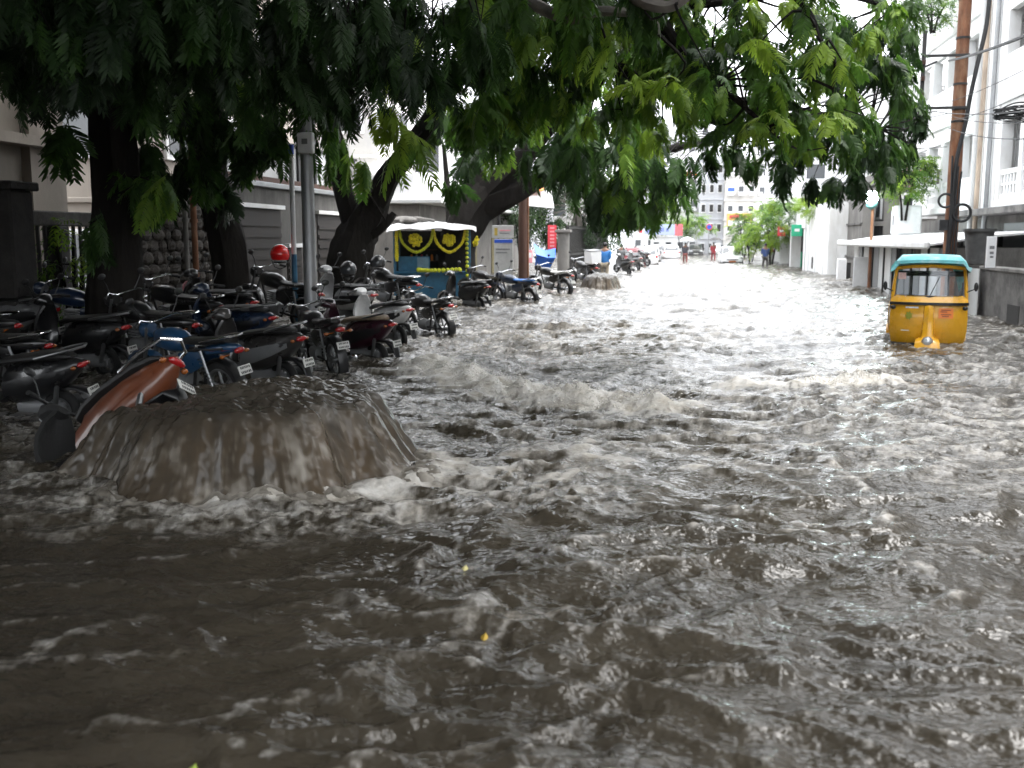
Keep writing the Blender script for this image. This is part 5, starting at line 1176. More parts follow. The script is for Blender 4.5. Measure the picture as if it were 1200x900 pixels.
# buildings behind the left trees
def building(label, x0, x1, y0, y1, H, mat, floors, bays, win=M_glass, side='right', rail=None, group=None, roofm=None, base=-.5, front=None):
    org = (x1 if side == 'right' else x0, (y0+y1)/2, base); t = empty('building', org, label=label, cat='building', group=group)
    hb('wall', mat, x0, x1, y0, y1, base, H, t, org); hb('roof', roofm or mat, x0-.15, x1+.15, y0-.15, y1+.15, H+.003, H+.35, t, org, bev=.03)
    fh = (H-base)/floors
    xs = (x1 if side == 'right' else x0); sg = 1 if side == 'right' else -1
    slots = []
    for f in range(floors):
        zc = base+fh*(f+.52)
        for i in range(bays[0]):
            yc = y0+(y1-y0)*(i+.5)/bays[0]; slots.append(((xs+sg*.04, yc, zc), (.10, (y1-y0)/bays[0]*.55, fh*.46), 'x', sg))
        for i in range(bays[1]):
            xc = x0+(x1-x0)*(i+.5)/bays[1]; slots.append(((xc, y0-.04, zc), ((x1-x0)/bays[1]*.55, .10, fh*.46), 'y', -1))
        hb('ledge', roofm or mat, x0-.12, x1+.12, y0-.12, y1+.12, base+fh*(f+1)-.16, base+fh*(f+1)-.02, t, org, bev=.02)
    for c, d, ax, s_ in slots:
        c = Vector(c)-Vector(org); f = MB().box(c, d, .01).build('window', M_white, t, False); off = Vector((s_*.055, 0, 0)) if ax == 'x' else Vector((0, s_*.055, 0))
        dd = [max(.02, q*.82) for q in d]; dd[0 if ax == 'x' else 1] = .02
        Bx('pane', win, c+off, dd, f)
        if rail: 
            c2 = c+off*8+Vector((0, 0, -d[2]*.45)); d2_ = list(d); d2_[0 if ax == 'x' else 1] = .5; d2_[2] = d[2]*.45
            MB().box(c2, d2_, .02).build('balcony', rail, t, False)
    return t
M_farwhite = pm('far_white_wall', (.76, .76, .76), .85, var=.15, scale=.4, stain=(.40, .39, .37), stain_amt=.5, sscale=.3)
M_fargrey = pm('far_grey_wall', (.50, .51, .54), .85, var=.2, scale=.4, stain=(.2, .2, .2), stain_amt=.5, sscale=.3)  # albedo lifted so distance haze is part of the far wall colour
M_fargrey2 = pm('far_pale_wall', (.64, .62, .59), .85, var=.2, scale=.4, stain=(.3, .3, .3), stain_amt=.5, sscale=.3)
building('tall pale building behind the left yard wall and its panels', -24, -13.5, 24, 36, 9.5, M_beige, 3, (4, 3))
building('grey flats behind the kiosk and the forked trunk', -22, -12.5, 40, 50, 8, M_fargrey2, 3, (4, 4))
building('pale shop building left of the red banner', -20, -10.5, 46, 62, 7.5, M_farwhite, 2, (5, 3))
building('dark fronted building behind the iron railing', -22, -11, 66, 84, 10, M_fargrey, 3, (6, 3))
# awning bits by the banner
a = W(622, 236, 44); t = empty('shop_awning', a, (0, 0, YAW), 'white and orange shop awning beside the brown pole', 'awning')
MB().sheet([[Vector((-.4, 0, .45)), Vector((.9, 0, .45))], [Vector((-.5, -.9, -.2)), Vector((1.0, -.9, -.35))]], .04).build('canvas', M_whitetarp, t); MB().sheet([[Vector((-.5, -.01, .65)), Vector((.55, -.01, .65))], [Vector((-.5, -.5, .42)), Vector((.55, -.5, .42))]], .04).build('orange_flap', M_orange, t)
# ------------------------------------------------------------------ right side
FX = 9.0
def FY(px): return YZ(px, 280, FX)[0]
yn, yf_ = 0.0, FY(1068)
t = empty('white_building', (FX, 25, -.5), label='white building with recessed balconies along the right side', cat='building'); O = (FX, 25, -.5); TB = t
def fb(name, mat, x0, x1, y0, y1, z0, z1, par=None, **k): return hb(name, mat, x0, x1, y0, y1, z0, z1, par if par is not None else TB, O, **k)
yp0, yp1 = FY(1163), FY(1138)      # solid pier with the drain pipes
_, zb1 = YZ(1200, 246, FX); zb1 = 2.75
fb('back_wall', M_white, FX+1.5, FX+8, yn, yf_, -.5, 12.5)
fb('ground_floor', M_conc, FX+.25, FX+1.5, yn, yf_, -.5, zb1-.32)
fb('plinth_slab', M_dconc, FX-.55, FX+1.5, yn, yp1+.6, zb1-.31, zb1-.12, bev=.02)
floors = ((2.75, 5.75), (5.75, 8.85), (8.85, 12.0))
fb('pier', M_white, FX-.06, FX+1.5, yp0, yp1, zb1-.115, 12.5)
secs = ((yn, yp0-.003), (yp1+.003, yf_))
for fi, (z0, z1) in enumerate(floors):
    for si, (ya, yb) in enumerate(secs):
        fb('floor_slab', M_white, FX-.10, FX+1.5, ya, yb, z0-.11, z0+.10, bev=.015)
        hl = 1.0 if fi else .95
        nb = max(2, round((yb-ya)/2.1)); bw = (yb-ya)/nb
        # lintel band over the bay
        fb('lintel', M_white, FX, FX+.2, ya, yb, z1-.62, z1-.115)
        for i in range(nb+1):
            yc = min(max(ya+i*bw, ya+.15), yb-.15); fb('column', M_white, FX-.03, FX+.30, yc-.15, yc+.15, z0+.10, z1-.625)
        for i in range(nb):
            a, b = ya+i*bw+.155, ya+(i+1)*bw-.155
            if i == 0: a += .15
            if i == nb-1: b -= .15
            if fi == 0:      # pierced balustrade
                bl = fb('balustrade_rail', M_white, FX+.02, FX+.18, a, b, z0+.84, z0+.98); fb('balustrade_foot', M_white, FX+.02, FX+.18, a, b, z0+.103, z0+.28, bl) if False else fb('balustrade_foot', M_white, FX+.02, FX+.18, a, b, z0+.103, z0+.28)
                m = MB(); n = max(3, int((b-a)/.24))
                for k in range(n+1):
                    yk = a+(b-a)*k/n; m.box((FX+.10-O[0], yk-O[1], z0+.56-O[2]), (.10, .13, .555))
                fb('balustrade_band', M_white, FX+.04, FX+.16, a, b, z0+.53, z0+.60); m.build('baluster', M_white, TB, False)
            else: fb('parapet', M_white, FX+.01, FX+.17, a, b, z0+.103, z0+hl+.25)
            d = fb('door', M_glass if (i+fi) % 2 else M_greymetal, FX+1.44, FX+1.497, a+.3, b-.3, z0+.1, z1-.8)
            if (i+fi+si) % 2 == 0:
                g = MB()
                for k in range(7): g.tube([(FX+.35-O[0], a+(b-a)*(k+.5)/7-O[1], z0+hl-O[2]), (FX+.35-O[0], a+(b-a)*(k+.5)/7-O[1], z1-.63-O[2])], .012, 5)
                g.build('grille', M_steel, TB)
fb('parapet', M_white, FX-.12, FX+1.5, yn, yf_, 12.03, 12.9)
for k, (px_, mt) in enumerate(((1141, M_palemetal), (1147, pm('stained_pipe', (.45, .36, .28), .8, var=.4, stretch=(1, 1, .2))), (1158, M_steel))):
    y_ = YZ(px_, 200, FX-.15)[0]; MB().tube([(FX-.16-O[0], y_-O[1], 1.2-O[2]+.5), (FX-.16-O[0], y_-O[1], 12-O[2])], .075, 10).build('drain_pipe', mt, TB)
for y_, z_ in ((FY(1098), 2.35), (FY(1180), 2.3), (FY(1120), 2.35)): fb('window', M_dark, FX+.20, FX+.253, y_, y_+1.4, .9, 2.0)
fb('rolling_shutter', M_greymetal, FX+.18, FX+.253, FY(1199), FY(1168), .2, 2.2)
# floodlight/fan object in the top balcony
p = AX(1170, 20, FX+.35); tt = empty('wall_fan', p, label='small dark fan fixed in the top balcony of the white building', cat='fan')
MB().torus((0, 0, 0), .16, .02, 'x', 20, 6).build('guard', M_iron, tt)
for k in range(4):
    a = k*math.pi/2; MB().box((0, .07*math.cos(a), .07*math.sin(a)), (.02, .10, .06), 0, Matrix.Rotation(a, 3, 'X')).build('blade', M_greymetal, tt)
# stone wall at the right with a tub and plate
WX = 6.9
y0, _ = YZ(1215, 370, WX); y1, _ = YZ(1146, 370, WX); _, zt = YZ(1170, 318, WX); y0 = min(y0, 14)
t = empty('compound_wall', (WX, (y0+y1)/2, -.5), label='stained dark grey wall at the right edge behind the auto rickshaw', cat='wall'); O2 = (WX, (y0+y1)/2, -.5)
hb('wall', M_dconc, WX, WX+.3, y0, y1, -.5, zt, t, O2); hb('coping', M_conc, WX-.04, WX+.34, y0, y1, zt+.003, zt+.09, t, O2, bev=.015)
hb('drain_opening', M_dark, WX-.012, WX+.02, YZ(1195, 360, WX)[0], YZ(1181, 360, WX)[0], -.2, YZ(1190, 358, WX)[1], t, O2)
p = AX(1144, 316, WX+.15); t = empty('planter_tub', (WX+.17, p.y, zt+.095), label='dark grey tapered tub standing on the wall beside the rusty pole', cat='tub')
MB().tube([(0, 0, 0), (0, 0, .02), (0, 0, .80), (0, 0, .80), (0, 0, .87), (0, 0, .87), (0, 0, .5)], [.20, .25, .34, .39, .39, .33, .3], 18, True).build('tub', pm('dark_grey_tub', (.085, .085, .085), .7, var=.3, stain=(.2, .2, .19), stain_amt=.4), t)
board('narrow white notice plate next to the dark tub', 'sign', M_whiteclean, 1156, 1167, 277, 314, 21.5, ((.25, .75, .30, .40, M_greymetal), (.3, .7, .48, .56, M_greymetal), (.35, .7, .62, .68, M_greymetal)))
p0, p1 = AX(1131, 370, WX-.12), AX(1146, 370, WX-.12); zt2 = AX(1138, 314, WX-.12).z
m = MB(); rows = []
for z in (-.4, .4, zt2): rows.append([Vector((-.02*math.cos(k*math.pi), p0.y+(p1.y-p0.y)*k/10, z)) for k in range(11)])
t = empty('metal_sheet', (WX-.14, 0, 0), label='pale corrugated sheet leaning at the end of the dark wall', cat='sheet'); m.sheet(rows, .01).build('corrugated_sheet', M_palemetal, t, False)
# shed with a pale roof, wall of upright panels
HX = 6.7
y0, y1 = YZ(1112, 300, HX)[0], YZ(1001, 300, HX)[0]
t = empty('shed', (HX, (y0+y1)/2, -.5), label='low shed of grey upright panels under a white roof, left of the rickshaw', cat='shed'); O3 = (HX, (y0+y1)/2, -.5)
hb('back_wall', M_conc, HX+.12, HX+2.2, y0, y1, -.5, 1.52, t, O3)
rows = []
for x, z in ((HX-.55, 1.56), (HX+.8, 1.78), (HX+2.3, 1.9)): rows.append([Vector((x-O3[0], y0-.2+(y1-y0+.4)*k/40-O3[1], z+(.025 if k % 2 else 0)-O3[2])) for k in range(41)])
hb('fascia', M_white, HX-.66, HX-.52, y0-.25, y1+.25, 1.48, 1.70, t, O3, bev=.05)
MB().sheet(rows, .05).build('roof', M_white, t, False)
n = 14
for i in range(n):
    a = y0+(y1-y0)*i/n; b = y0+(y1-y0)*(i+1)/n
    if i in (3, 4, 5): hb('panel', M_greymetal, HX, HX+.06, a+.04, b-.04, -.5, .9, t, O3)
    else: hb('panel', M_palemetal if i % 3 else M_greymetal, HX, HX+.06, a+.04, b-.04, -.5, 1.50, t, O3)
    if i % 2 == 0: hb('post', M_iron, HX-.05, HX-.004, a-.05, a+.05, -.5, 1.56, t, O3)
board('white board standing in the water before the shed', 'board', M_whiteclean, 1000, 1026, 301, 340, 37, ())
a = AX(985, 338, 6.6); t = empty('bollard', (a.x, a.y, -.5), label='short white square pillar left of the shed', cat='pillar'); Bx('shaft', M_whiteclean, (0, 0, .7), (.36, .36, 1.4), t, .02); Bx('side_plate', M_dark, (.28, .1, .62), (.2, .3, 1.24), t)
# compound house behind the shed
t = building('weathered grey concrete house behind the street lamp', 8.4, 14, FY(1060)+1.5, 52, 4.3, M_conc, 2, (4, 2), side='left')
hb('terrace', M_conc, 8.0, 8.4, FY(1060)+1.5, 48, 2.3, 2.5, t, (8.4, (FY(1060)+1.5+52)/2, -.5))
p = AX(1062, 258, 8.0); t = empty('water_tank', (p.x, p.y, p.z-.5), label='pale square tank with dark marks above the shed roof', cat='tank'); Bx('tank', M_whiteclean, (0, 0, .5), (.9, .95, 1.05), t, .05); Bx('print', M_greymetal, (-.455, 0, .5), (.01, .25, .35), t); Bx('stand', M_conc, (.2, 0, -.32), (1.0, .9, .55), t)
p = AX(1000, 265, 7.6); 
t = empty('concrete_wall', (7.4, p.y, -.5), label='tall grey concrete wall right of the white shopfront wall', cat='wall'); Bx('wall', M_conc, (.3, 1.5, 2.2), (.5, 9.5, 4.4), t); 
for z in (1.45, 2.9): Bx('band', M_dconc, (.02, 1.5, z), (.10, 9.5, .08), t)
# street lamp, lit
p = W(1020, 232, 34.5); lm = bpy.data.materials.new('lamp_glow'); lm.use_nodes = True; b = lm.node_tree.nodes['Principled BSDF']; b.inputs['Emission Color'].default_value = (.80, 1, 1, 1); b.inputs['Emission Strength'].default_value = 14; b.inputs['Base Color'].default_value = (.8, .9, .9, 1)
t = empty('street_lamp', (p.x+.1, p.y, -.5), label='lit street lamp with a round white globe by the grey house', cat='lamp'); zl = p.z+.5
MB().tube([(0, 0, 0), (0, 0, zl-.4), (-.03, 0, zl-.25)], [.06, .05, .045], 10).build('post', M_rustpole, t)
MB().ell((-.08, -.12, zl+.02), (.23, .23, .23), 16, 12).build('globe', lm, t)
MB().tube([(0, 0, zl-.30), (-.05, -.05, zl-.2), (-.07, -.1, zl-.12)], [.16, .20, .12], 12).build('lamp_holder', pm('dark_green_metal', (.03, .10, .09), .5), t)
pl = bpy.data.lights.new('lamp_light', 'POINT'); pl.energy = 40; pl.color = (.8, 1, 1); pl.shadow_soft_size = .2; plo = bpy.data.objects.new('lamp_light', pl); COL.objects.link(plo); plo.parent = t; plo.location = (-.35, -.5, zl+.05)
# white shopfronts beyond
SXr = 6.6
t = empty('white_wall', (SXr, 0, -.5), label='tall white wall beside the shopfronts with plants on top', cat='wall')
y0, y1 = YZ(970, 300, SXr)[0], YZ(944, 300, SXr)[0]; z1 = YZ(957, 240, SXr)[1]; t.location.y = (y0+y1)/2
Bx('wall', M_white, (.2, 0, (z1+.5)/2), (.4, y1-y0, z1+.5), t, .02); Bx('end_return', M_white, (1.4, -(y1-y0)/2+.2, (z1+.5)/2), (2.0, .38, z1+.48), t); Bx('vent', M_dark, (-.012, 1.2, 1.0), (.03, .5, .6), t)
for k in range(3): Bx('rib', M_white, (-.03, -(y1-y0)/2+(k+.5)*(y1-y0)/3, (z1+.5)/2), (.055, .18, z1+.45), t)
y2 = YZ(902, 300, SXr)[0]
t = empty('shopfront', (SXr, (y1+y2)/2, -.5), label='row of white shopfronts with dark openings and small signs', cat='shop'); O4 = (SXr, (y1+y2)/2, -.5)
hb('wall', M_dark, SXr+1.2, SXr+6, y1+.01, y2+6, -.5, 4.6, t, O4); hb('fascia', M_white, SXr-.1, SXr+1.2, y1+.01, y2+6, 2.35, 4.7, t, O4); 
for k in range(5):
    yc = y1+.5+(y2+5-y1)*k/4; hb('column', M_white, SXr-.05, SXr+.55, yc-.35, yc+.35, -.5, 2.345, t, O4)
    if k < 4: hb('shop_counter', (M_greymetal, M_green_s, M_iron, M_tile)[k], SXr+.7, SXr+1.1, yc+.6, yc+2.2, -.5, .9, t, O4)
for lb, px_, py_, mt in (('square red shop sign on the white shopfronts', 916, 271, M_red_s), ('green shop sign next to the white wall', 934, 270, M_green_s)):
    p = AX(px_, py_, SXr-.35); tt = empty('shop_sign', (p.x, p.y, p.z), label=lb, cat='sign'); Bx('panel', mt, (0, 0, 0), (.5, .12, .62) if mt is M_red_s else (.62, .12, .66), tt, .01); Bx('print', M_whiteclean, (0, -.065, .02), (.28, .012, .16), tt)
    Bx('bracket', M_iron, (.3, .0, .2), (.3, .04, .04), tt)
p = AX(905, 292, 6.2); tt = empty('pillar_sign', (p.x, p.y, -.5), label='slim white post with a red plate before the shopfronts', cat='post'); Bx('post', M_whiteclean, (0, 0, 1.3), (.22, .22, 2.6), tt); Bx('red_plate', M_red_s, (0, -.125, 1.7), (.2, .03, .75), tt)
# ------------------------------------------------------------------ rusty utility pole, cables
p = AX(1110, 345, 6.35); PP = p
top = AY(1128.5, -60, p.y)
t = empty('utility_pole', (p.x, p.y, -.5), label='tall rusty brown utility pole carrying cables behind the rickshaw', cat='pole')
def loc(v): return Vector(v)-Vector((PP.x, PP.y, -.5))
MB().tube([(0, 0, 0), (0, 0, 4), (0, 0, 9.2)], [.165, .155, .14], 14).build('shaft', M_rustpole, t)
m = MB()
for py_ in (5, 10, 53, 104, 132, 146): m.disc(loc((p.x, p.y, W(1118, py_, (p-CAM).dot(CF)).z)), .162, .05, 'z', 16)
m.build('band', M_iron, t)
dP = (p-CAM).dot(CF)
def pz(py_): return W(1118, py_, dP).z
ca, cb = pz(73), pz(131)
for z, n_ in ((ca, 'upper'), (cb, 'lower')):
    MB().box(loc((p.x-.40, p.y-.18, z)), (1.05, .06, .06), .006).build('crossarm', M_iron, t)
vp = MB(); vp.box(loc((p.x-.90, p.y-.18, (pz(45)+pz(140))/2)), (.09, .06, pz(45)-pz(140)), .006); vp.build('hanger', M_iron, t)
ins = MB()
for z in (pz(82), pz(100), pz(118)):
    for k in range(3): ins.disc(loc((p.x-.90, p.y-.25, z+.035*k)), .05, .02, 'z', 10)
ins.build('insulator', M_brownwood, t)
# thick cable down the pole, coil and junction box
cpts = [(p.x+.52, p.y-.1, pz(-60)), (p.x+.50, p.y-.12, pz(-10)), (p.x+.46, p.y-.15, pz(40)), (p.x+.30, p.y-.2, pz(85)), (p.x+.19, p.y-.2, pz(120)), (p.x+.12, p.y-.2, pz(150)), (p.x-.02, p.y-.2, pz(190)), (p.x-.06, p.y-.2, pz(240)), (p.x-.08, p.y-.2, pz(300)), (p.x-.05, p.y-.2, .3)]
cp, _ = catmull([loc(c) for c in cpts], [1]*len(cpts), 6); MB().tube(cp, .05, 8).build('thick_cable', M_cable, t)
m = MB()
for k in range(4): m.tube([loc((p.x-.12+.07*k, p.y-.19-.02*k, pz(185+k*6))), loc((p.x-.10+.05*k, p.y-.22, pz(250))), loc((p.x-.14+.08*k, p.y-.2, pz(312)))], .022, 6)
m.build('cable_bundle', M_cable, t)
m = MB(); m.torus(loc((p.x-.22, p.y-.22, pz(236))), .16, .028, 'y', 20, 6); m.torus(loc((p.x+.16, p.y-.24, pz(250))), .20, .035, 'y', 20, 6); m.build('cable_coil', M_cable, t)
MB().box(loc((p.x-.24, p.y-.2, pz(264))), (.20, .14, .26), .01).build('junction_box', M_black, t)
wires = [((1112, 71, dP), (1210, 38, 14), .028, .12), ((1098, 72, dP-.1), (1020, 98, 24), .028, .15), ((1020, 98, 24), (830, 160, 52), .02, .35), ((1098, 131, dP), (1240, 126, 13), .010, .2), ((1098, 130, dP), (1000, 141, 23), .012, .1), ((1000, 141, 23), (640, 176, 40), .010, .5), ((1112, 142, dP), (1240, 90, 14), .007, .25), ((1112, 135, dP), (1240, 140, 13), .007, .3), ((1110, 120, dP), (1240, 60, 15), .007, .2), ((1110, 133, dP), (1070, 138, 25), .008, .1), ((1096, 72, dP), (980, 110, 40), .014, .4), ((1112, 150, dP), (1240, 160, 14), .009, .35), ((540, 172, 27), (1110, 172, dP), .008, .6)]
WL = ['thick cable running right from the upper crossarm of the rusty pole', 'thick cable running left from the upper crossarm into the leaves', 'far stretch of cable crossing the leaves toward the street end', 'thin wire leaving right from the lower crossarm', 'reddish thin wire leaving left from the lower crossarm', 'long wire passing left through the dark tree limbs', 'slanting thin wire rising right across the white building', 'slack wire sagging right below the lower crossarm', 'steep thin wire rising to the right edge above the others', 'short wire behind the hanger of the rusty pole', 'second cable leaving left below the thick one', 'lowest wire running right toward the balconies', 'level wire crossing the street to the massive leaning trunk']
for i, (a, b, r_, sag) in enumerate(wires):
    A, B_ = W(*a), W(*b); pts = [A+(B_-A)*k/16-Vector((0, 0, sag*4*(k/16)*(1-k/16)*.35)) for k in range(17)]
    tag(MB().tube(pts, r_, 5).build('overhead_cable', M_cable), WL[i], 'cable', 'cables strung from the utility pole')
# tangle of cables at the right edge
m = MB(); q = random.Random(5); c = W(1200, 133, 17)
for k in range(34):
    a_, h_ = q.uniform(-.05, .25), q.uniform(-.17, .17); pts = [c+Vector((j*.25-.45, q.uniform(-.2, .2), h_*(1-.5*abs(j-3)/3)+a_*.3*j*.25+q.uniform(-.06, .06))) for j in range(7)]; cp, _ = catmull(pts, [1]*7, 4); m.tube(cp, q.choice((.006, .009, .013)), 5)
tag(m.build('cable_tangle', M_cable), 'tangled bundle of black cables at the right edge', 'cable bundle')
M_pblue = pm('hazed_blue_print', (.22, .27, .60), .6); M_pred = pm('hazed_red_print', (.72, .16, .18), .6)  # print colours paled to stand for distance haze
def rect(label, pl, pr, pt, d, mat, floors, bays, depth=12, **k):
    a = W(pl, 300, d); b = W(pr, 300, d); H = W((pl+pr)/2, pt, d).z
    return building(label, a.x, b.x, a.y, a.y+depth, H, mat, floors, bays, side='right', **k)
rect('pale white building at the street end, left of the grey tower', 762, 818, 205, 128, M_farwhite, 4, (4, 4), rail=M_farwhite)
rect('grey tower with dark windows closing the street', 818, 846, 188, 122, M_fargrey, 5, (4, 3), win=M_dark)
rect('pale building with a balcony row at the street end, right of the tower', 848, 884, 190, 118, M_fargrey2, 5, (4, 3), rail=M_farwhite)
rect('white block high behind the trees at the street end', 884, 960, 172, 150, M_farwhite, 6, (4, 6))
rect('tall hazy block behind the white street end building', 740, 830, 150, 190, M_farwhite, 8, (4, 6))
building('white upper house behind the white wall and plants', 9.5, 18, 56, 70, 9.5, M_farwhite, 3, (4, 3), side='left')
building('white house far along the right side', 8.5, 18, 84, 104, 8.5, M_farwhite, 3, (5, 3), side='left')
building('pale house far along the left side', -20, -9.5, 88, 112, 9, M_fargrey2, 3, (6, 3))
board('long pale blue shop board with a red end panel', 'sign', pm('pale_blue_board', (.42, .50, .72), .5, var=.1), 755, 800, 263, 275, 100, ((.05, .14, .3, .75, M_pblue), (.18, .34, .35, .7, M_pblue), (.38, .52, .3, .7, M_pblue), (.56, .64, .35, .7, M_pblue), (.80, 1.0, -.05, 1.1, M_pred)))
board('orange and white banner high at the street end', 'banner', pm('orange_banner', (.80, .40, .10), .6, var=.15), 852, 881, 250, 265, 108, ((.05, .95, .55, .98, M_whiteclean), (.1, .6, .15, .4, M_red_s)), 'banner')
board('small blue and white poster on the pale street end building', 'poster', M_whiteclean, 852, 862, 214, 227, 116, ((.1, .9, .45, .8, M_blue_s),), 'poster')
board('thin red vertical sign left of the blue shop board', 'sign', M_red_s, 749, 753, 263, 273, 98, ((.3, .7, .2, .7, M_whiteclean),))
board('orange strip sign high on the white street end building', 'sign', M_orange, 796, 816, 201, 206, 120, ((.5, .95, .1, .9, M_pink_s),))
p = W(831, 266, 96); t = empty('round_sign', (p.x, p.y, -.5), (0, 0, YAW), 'small round blue and red sign on a post far down the road', 'road sign')
zc = p.z+.5; MB().tube([(0, 0, 0), (0, 0, zc)], .05, 8).build('post', M_steel, t); MB().disc((0, -.06, zc), .30, .03, 'y', 20).build('red_ring', M_red_s, t); MB().disc((0, -.085, zc), .21, .03, 'y', 20).build('blue_face', M_blue_s, t)
# vegetation on the right and far
def shrub(name, label, c, ax, n, tint, ln=.5, cat='shrub', stemz=None, stems=3, bark=None, fam=None, **k):
    c = Vector(c); z0 = stemz if stemz is not None else c.z-ax[2]*1.05
    t = Tree(name, label, (c.x, c.y, z0), group=None, bark=bark); t.root['category'] = cat
    for i in range(stems):
        a = 2*math.pi*i/stems; t.limb([(c.x+.06*math.cos(a), c.y+.06*math.sin(a), z0-.05), (c.x+ax[0]*.2*math.cos(a), c.y+ax[1]*.2*math.sin(a), (z0+c.z)/2), (c.x+ax[0]*.5*math.cos(a), c.y+ax[1]*.5*math.sin(a), c.z+ax[2]*.3)], [.05*max(1, ax[2]), .04*max(1, ax[2]), .02], 'stem', 6)
    t.blob(c, ax, n, tint=tint, ln=ln, fam=fam or FT_BUSH, pit=(-.6, .9), **k); t.finish(0, 'foliage'); return t
zw = 4.3
p = AX(957, 242, 6.8); shrub('wall_plant', 'bright green plant spilling over the top of the white wall', (p.x, p.y, p.z+.1), (.8, 2.2, .5), 520, .95, .4, 'plant', tv=.1)
p = W(932, 247, 62); shrub('tree', 'green bush tree growing above the white shopfronts', p, (2.2, 2.5, .9), 520, .7, .6, 'tree', stemz=3.9)
p = W(905, 262, 70); shrub('tree', 'yellow green tree beyond the white shopfronts', p, (1.5, 2, 1.5), 640, .85, .6, 'tree', stemz=-.3)
p = W(872, 268, 96); shrub('tree', 'hazy green tree before the buildings at the street end', p, (1.5, 1.8, 1.6), 300, .5, .8, 'tree', stemz=-.3)
p = W(880, 287, 72); shrub('bush', 'pale green bush at the right kerb beside the white car', p, (1.1, 1.2, .85), 320, .85, .42, 'bush', stemz=-.3)
p = W(800, 262, 110); shrub('tree', 'strip of green trees above the blue shop board', p, (3.6, 2, 1.0), 520, .65, .8, 'tree', stemz=-.3)
p = W(1062, 205, 36); shrub('climbing_plant', 'pink flecked creeper hanging by the left end of the white building', p, (.75, .9, .95), 620, .62, .4, 'plant', stemz=2.45, stems=2)
q_ = Vector(p); m = MB()
for k in range(26):
    v = rng.normal(0, .42, 3); m.ell(q_+Vector(v*np.array([1, 1, .9])), (.03, .03, .025), 6, 4)
m.v = [tuple(Vector(v)-Vector((q_.x, q_.y, 2.45))) for v in m.v]; m.build('flowers', M_pink_s, [o for o in S.objects if o.name.startswith('climbing_plant')][0])['kind'] = 'stuff'
p = W(1094, 12, 34); shrub('terrace_plant', 'small green plant on the top terrace of the white building', p, (.7, .9, .5), 240, .6, .36, 'plant', stemz=p.z-.7)
# grey speckled tree behind the banner
c = W(668, 240, 46); t = Tree('tree', 'pale grey speckled tree behind the red banner', (c.x+.5, c.y, -.4), group=None, bark=M_palebark)
t.limb([(c.x+.5, c.y, -.4), (c.x+.5, c.y, 1.5), (c.x+.3, c.y, 3.2)], [.24, .2, .14], 'trunk')
t.blob(c, (2.2, 1.8, 1.7), 900, tint=.22, ln=.6, fam=FT_BUSH, tv=.2, twig=1.0); t.px(705, 255, 48, 34, 30, 2.2, tint=.25, fam=FT_BUSH, ln=.6); t.finish(0, 'foliage')
c = W(612, 262, 52); c2 = W(560, 240, 58)
shrub('tree', 'dark tree between the shop house and the red banner', (c.x, c.y, 3.4), (1.6, 1.6, 1.6), 420, .2, .6, 'tree', stemz=-.3)
# plants behind the fence
p = W(84, 300, 15.6); shrub('bush', 'yellow green bush behind the dark fence bars', (p.x, p.y, p.z), (.45, .5, .8), 110, .72, .36, 'bush', stemz=-.3)
# floating leaves
for px_, py_, mt, lb in ((545, 673, pm('pale_leaf', (.55, .50, .22), .6), 'pale yellow leaf floating in the near water'), (568, 744, pm('yellow_leaf', (.42, .28, .03), .6), 'tiny bright yellow leaf floating near the middle'), (975, 889, pm('orange_petal', (.75, .20, .05), .6), 'orange petal floating at the bottom right'), (224, 886, pm('green_scrap', (.30, .40, .06), .6), 'green leaf scrap floating at the bottom left')):
    c = G(px_, py_, .03); hz, _ = water_h(np.array([c.x]), np.array([c.y])); z = float(hz[0])-.05+.008
    rows = [[Vector((c.x+u*.03*(1-abs(v)**2)*.6, c.y+v*.03, z+.006*math.cos(u*2)+.004*v)) for u in (-1, 0, 1)] for v in (-.98, -.4, .2, .98)]
    tag(MB().sheet(rows, .002).build('floating_leaf', mt), lb, 'leaf')
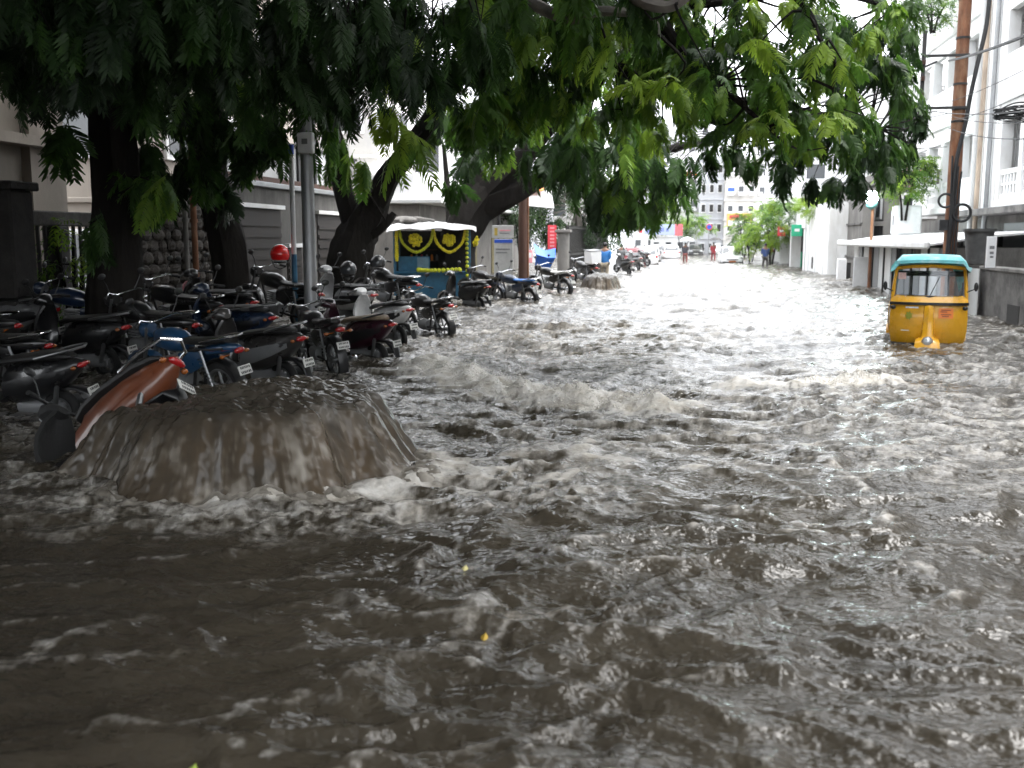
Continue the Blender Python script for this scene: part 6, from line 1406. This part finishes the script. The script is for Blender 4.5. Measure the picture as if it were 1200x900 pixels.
# froth thrown up round the surges and along the breaking crests
M_froth = pm('froth', (.58, .55, .50), .35, var=.3, scale=9)
def froth(label, pts, seed):
    q = np.random.default_rng(seed); T = np.array([(0, 0, 1), (.94, 0, -.33), (-.47, .82, -.33), (-.47, -.82, -.33)]); O_ = np.array([(1,0,0),(-1,0,0),(0,1,0),(0,-1,0),(0,0,1),(0,0,-1)], float)
    fo = [(0,2,4),(2,1,4),(1,3,4),(3,0,4),(2,0,5),(1,2,5),(3,1,5),(0,3,5)]; V = []; F = []
    for (x, y, z, r) in pts:
        n = len(V); V += [tuple(np.array((x, y, z))+O_[k]*r*np.array((1.3, 1.3, .7))*q.uniform(.7, 1.3)) for k in range(6)]; F += [tuple(i+n for i in f) for f in fo]
    m = MB(); m.v = V; m.f = F; o = m.build('froth', M_froth); tag(o, label, kind='stuff')
def wz(x, y): return water_h(np.atleast_1d(np.array(x, float)), np.atleast_1d(np.array(y, float)))[0]-.05
q = np.random.default_rng(3)
pts = []
for line, nn, sp in (([g2(505, 430), g2(560, 448), g2(640, 466), g2(700, 474), g2(772, 478)], 3000, .22), ([g2(940, 453), g2(1000, 449), g2(1030, 447)], 500, .10)):
    for k in range(nn):
        u = q.random()*(len(line)-1); i = min(int(u), len(line)-2); f = u-i; xx = line[i][0]+(line[i+1][0]-line[i][0])*f+q.normal(0, sp); yy = line[i][1]+(line[i+1][1]-line[i][1])*f+q.normal(0, sp*.9)-.05
        pts.append((xx, yy, q.uniform(.003, .011)))
pa = np.array(pts); z = wz(pa[:, 0], pa[:, 1])+np.abs(q.normal(0, .035, len(pa)))
froth('white froth along the breaking crests in mid stream', [(a[0], a[1], zz, a[2]) for a, zz in zip(pa, z)], 5)
# rain haze
hz = MB().box((0, 0, 14.5), (660, 660, 32.4)).build('haze', None, None, False); hz['kind'] = 'stuff'
hm = bpy.data.materials.new('rain_haze'); hm.use_nodes = True; n_ = hm.node_tree.nodes; n_.remove(n_['Principled BSDF']); v = n_.new('ShaderNodeVolumePrincipled')
v.inputs['Color'].default_value = (.93, .95, 1, 1); v.inputs['Density'].default_value = .00022; v.inputs['Anisotropy'].default_value = .2
hm.node_tree.links.new(v.outputs[0], n_['Material Output'].inputs['Volume']); hz.data.materials.append(hm)
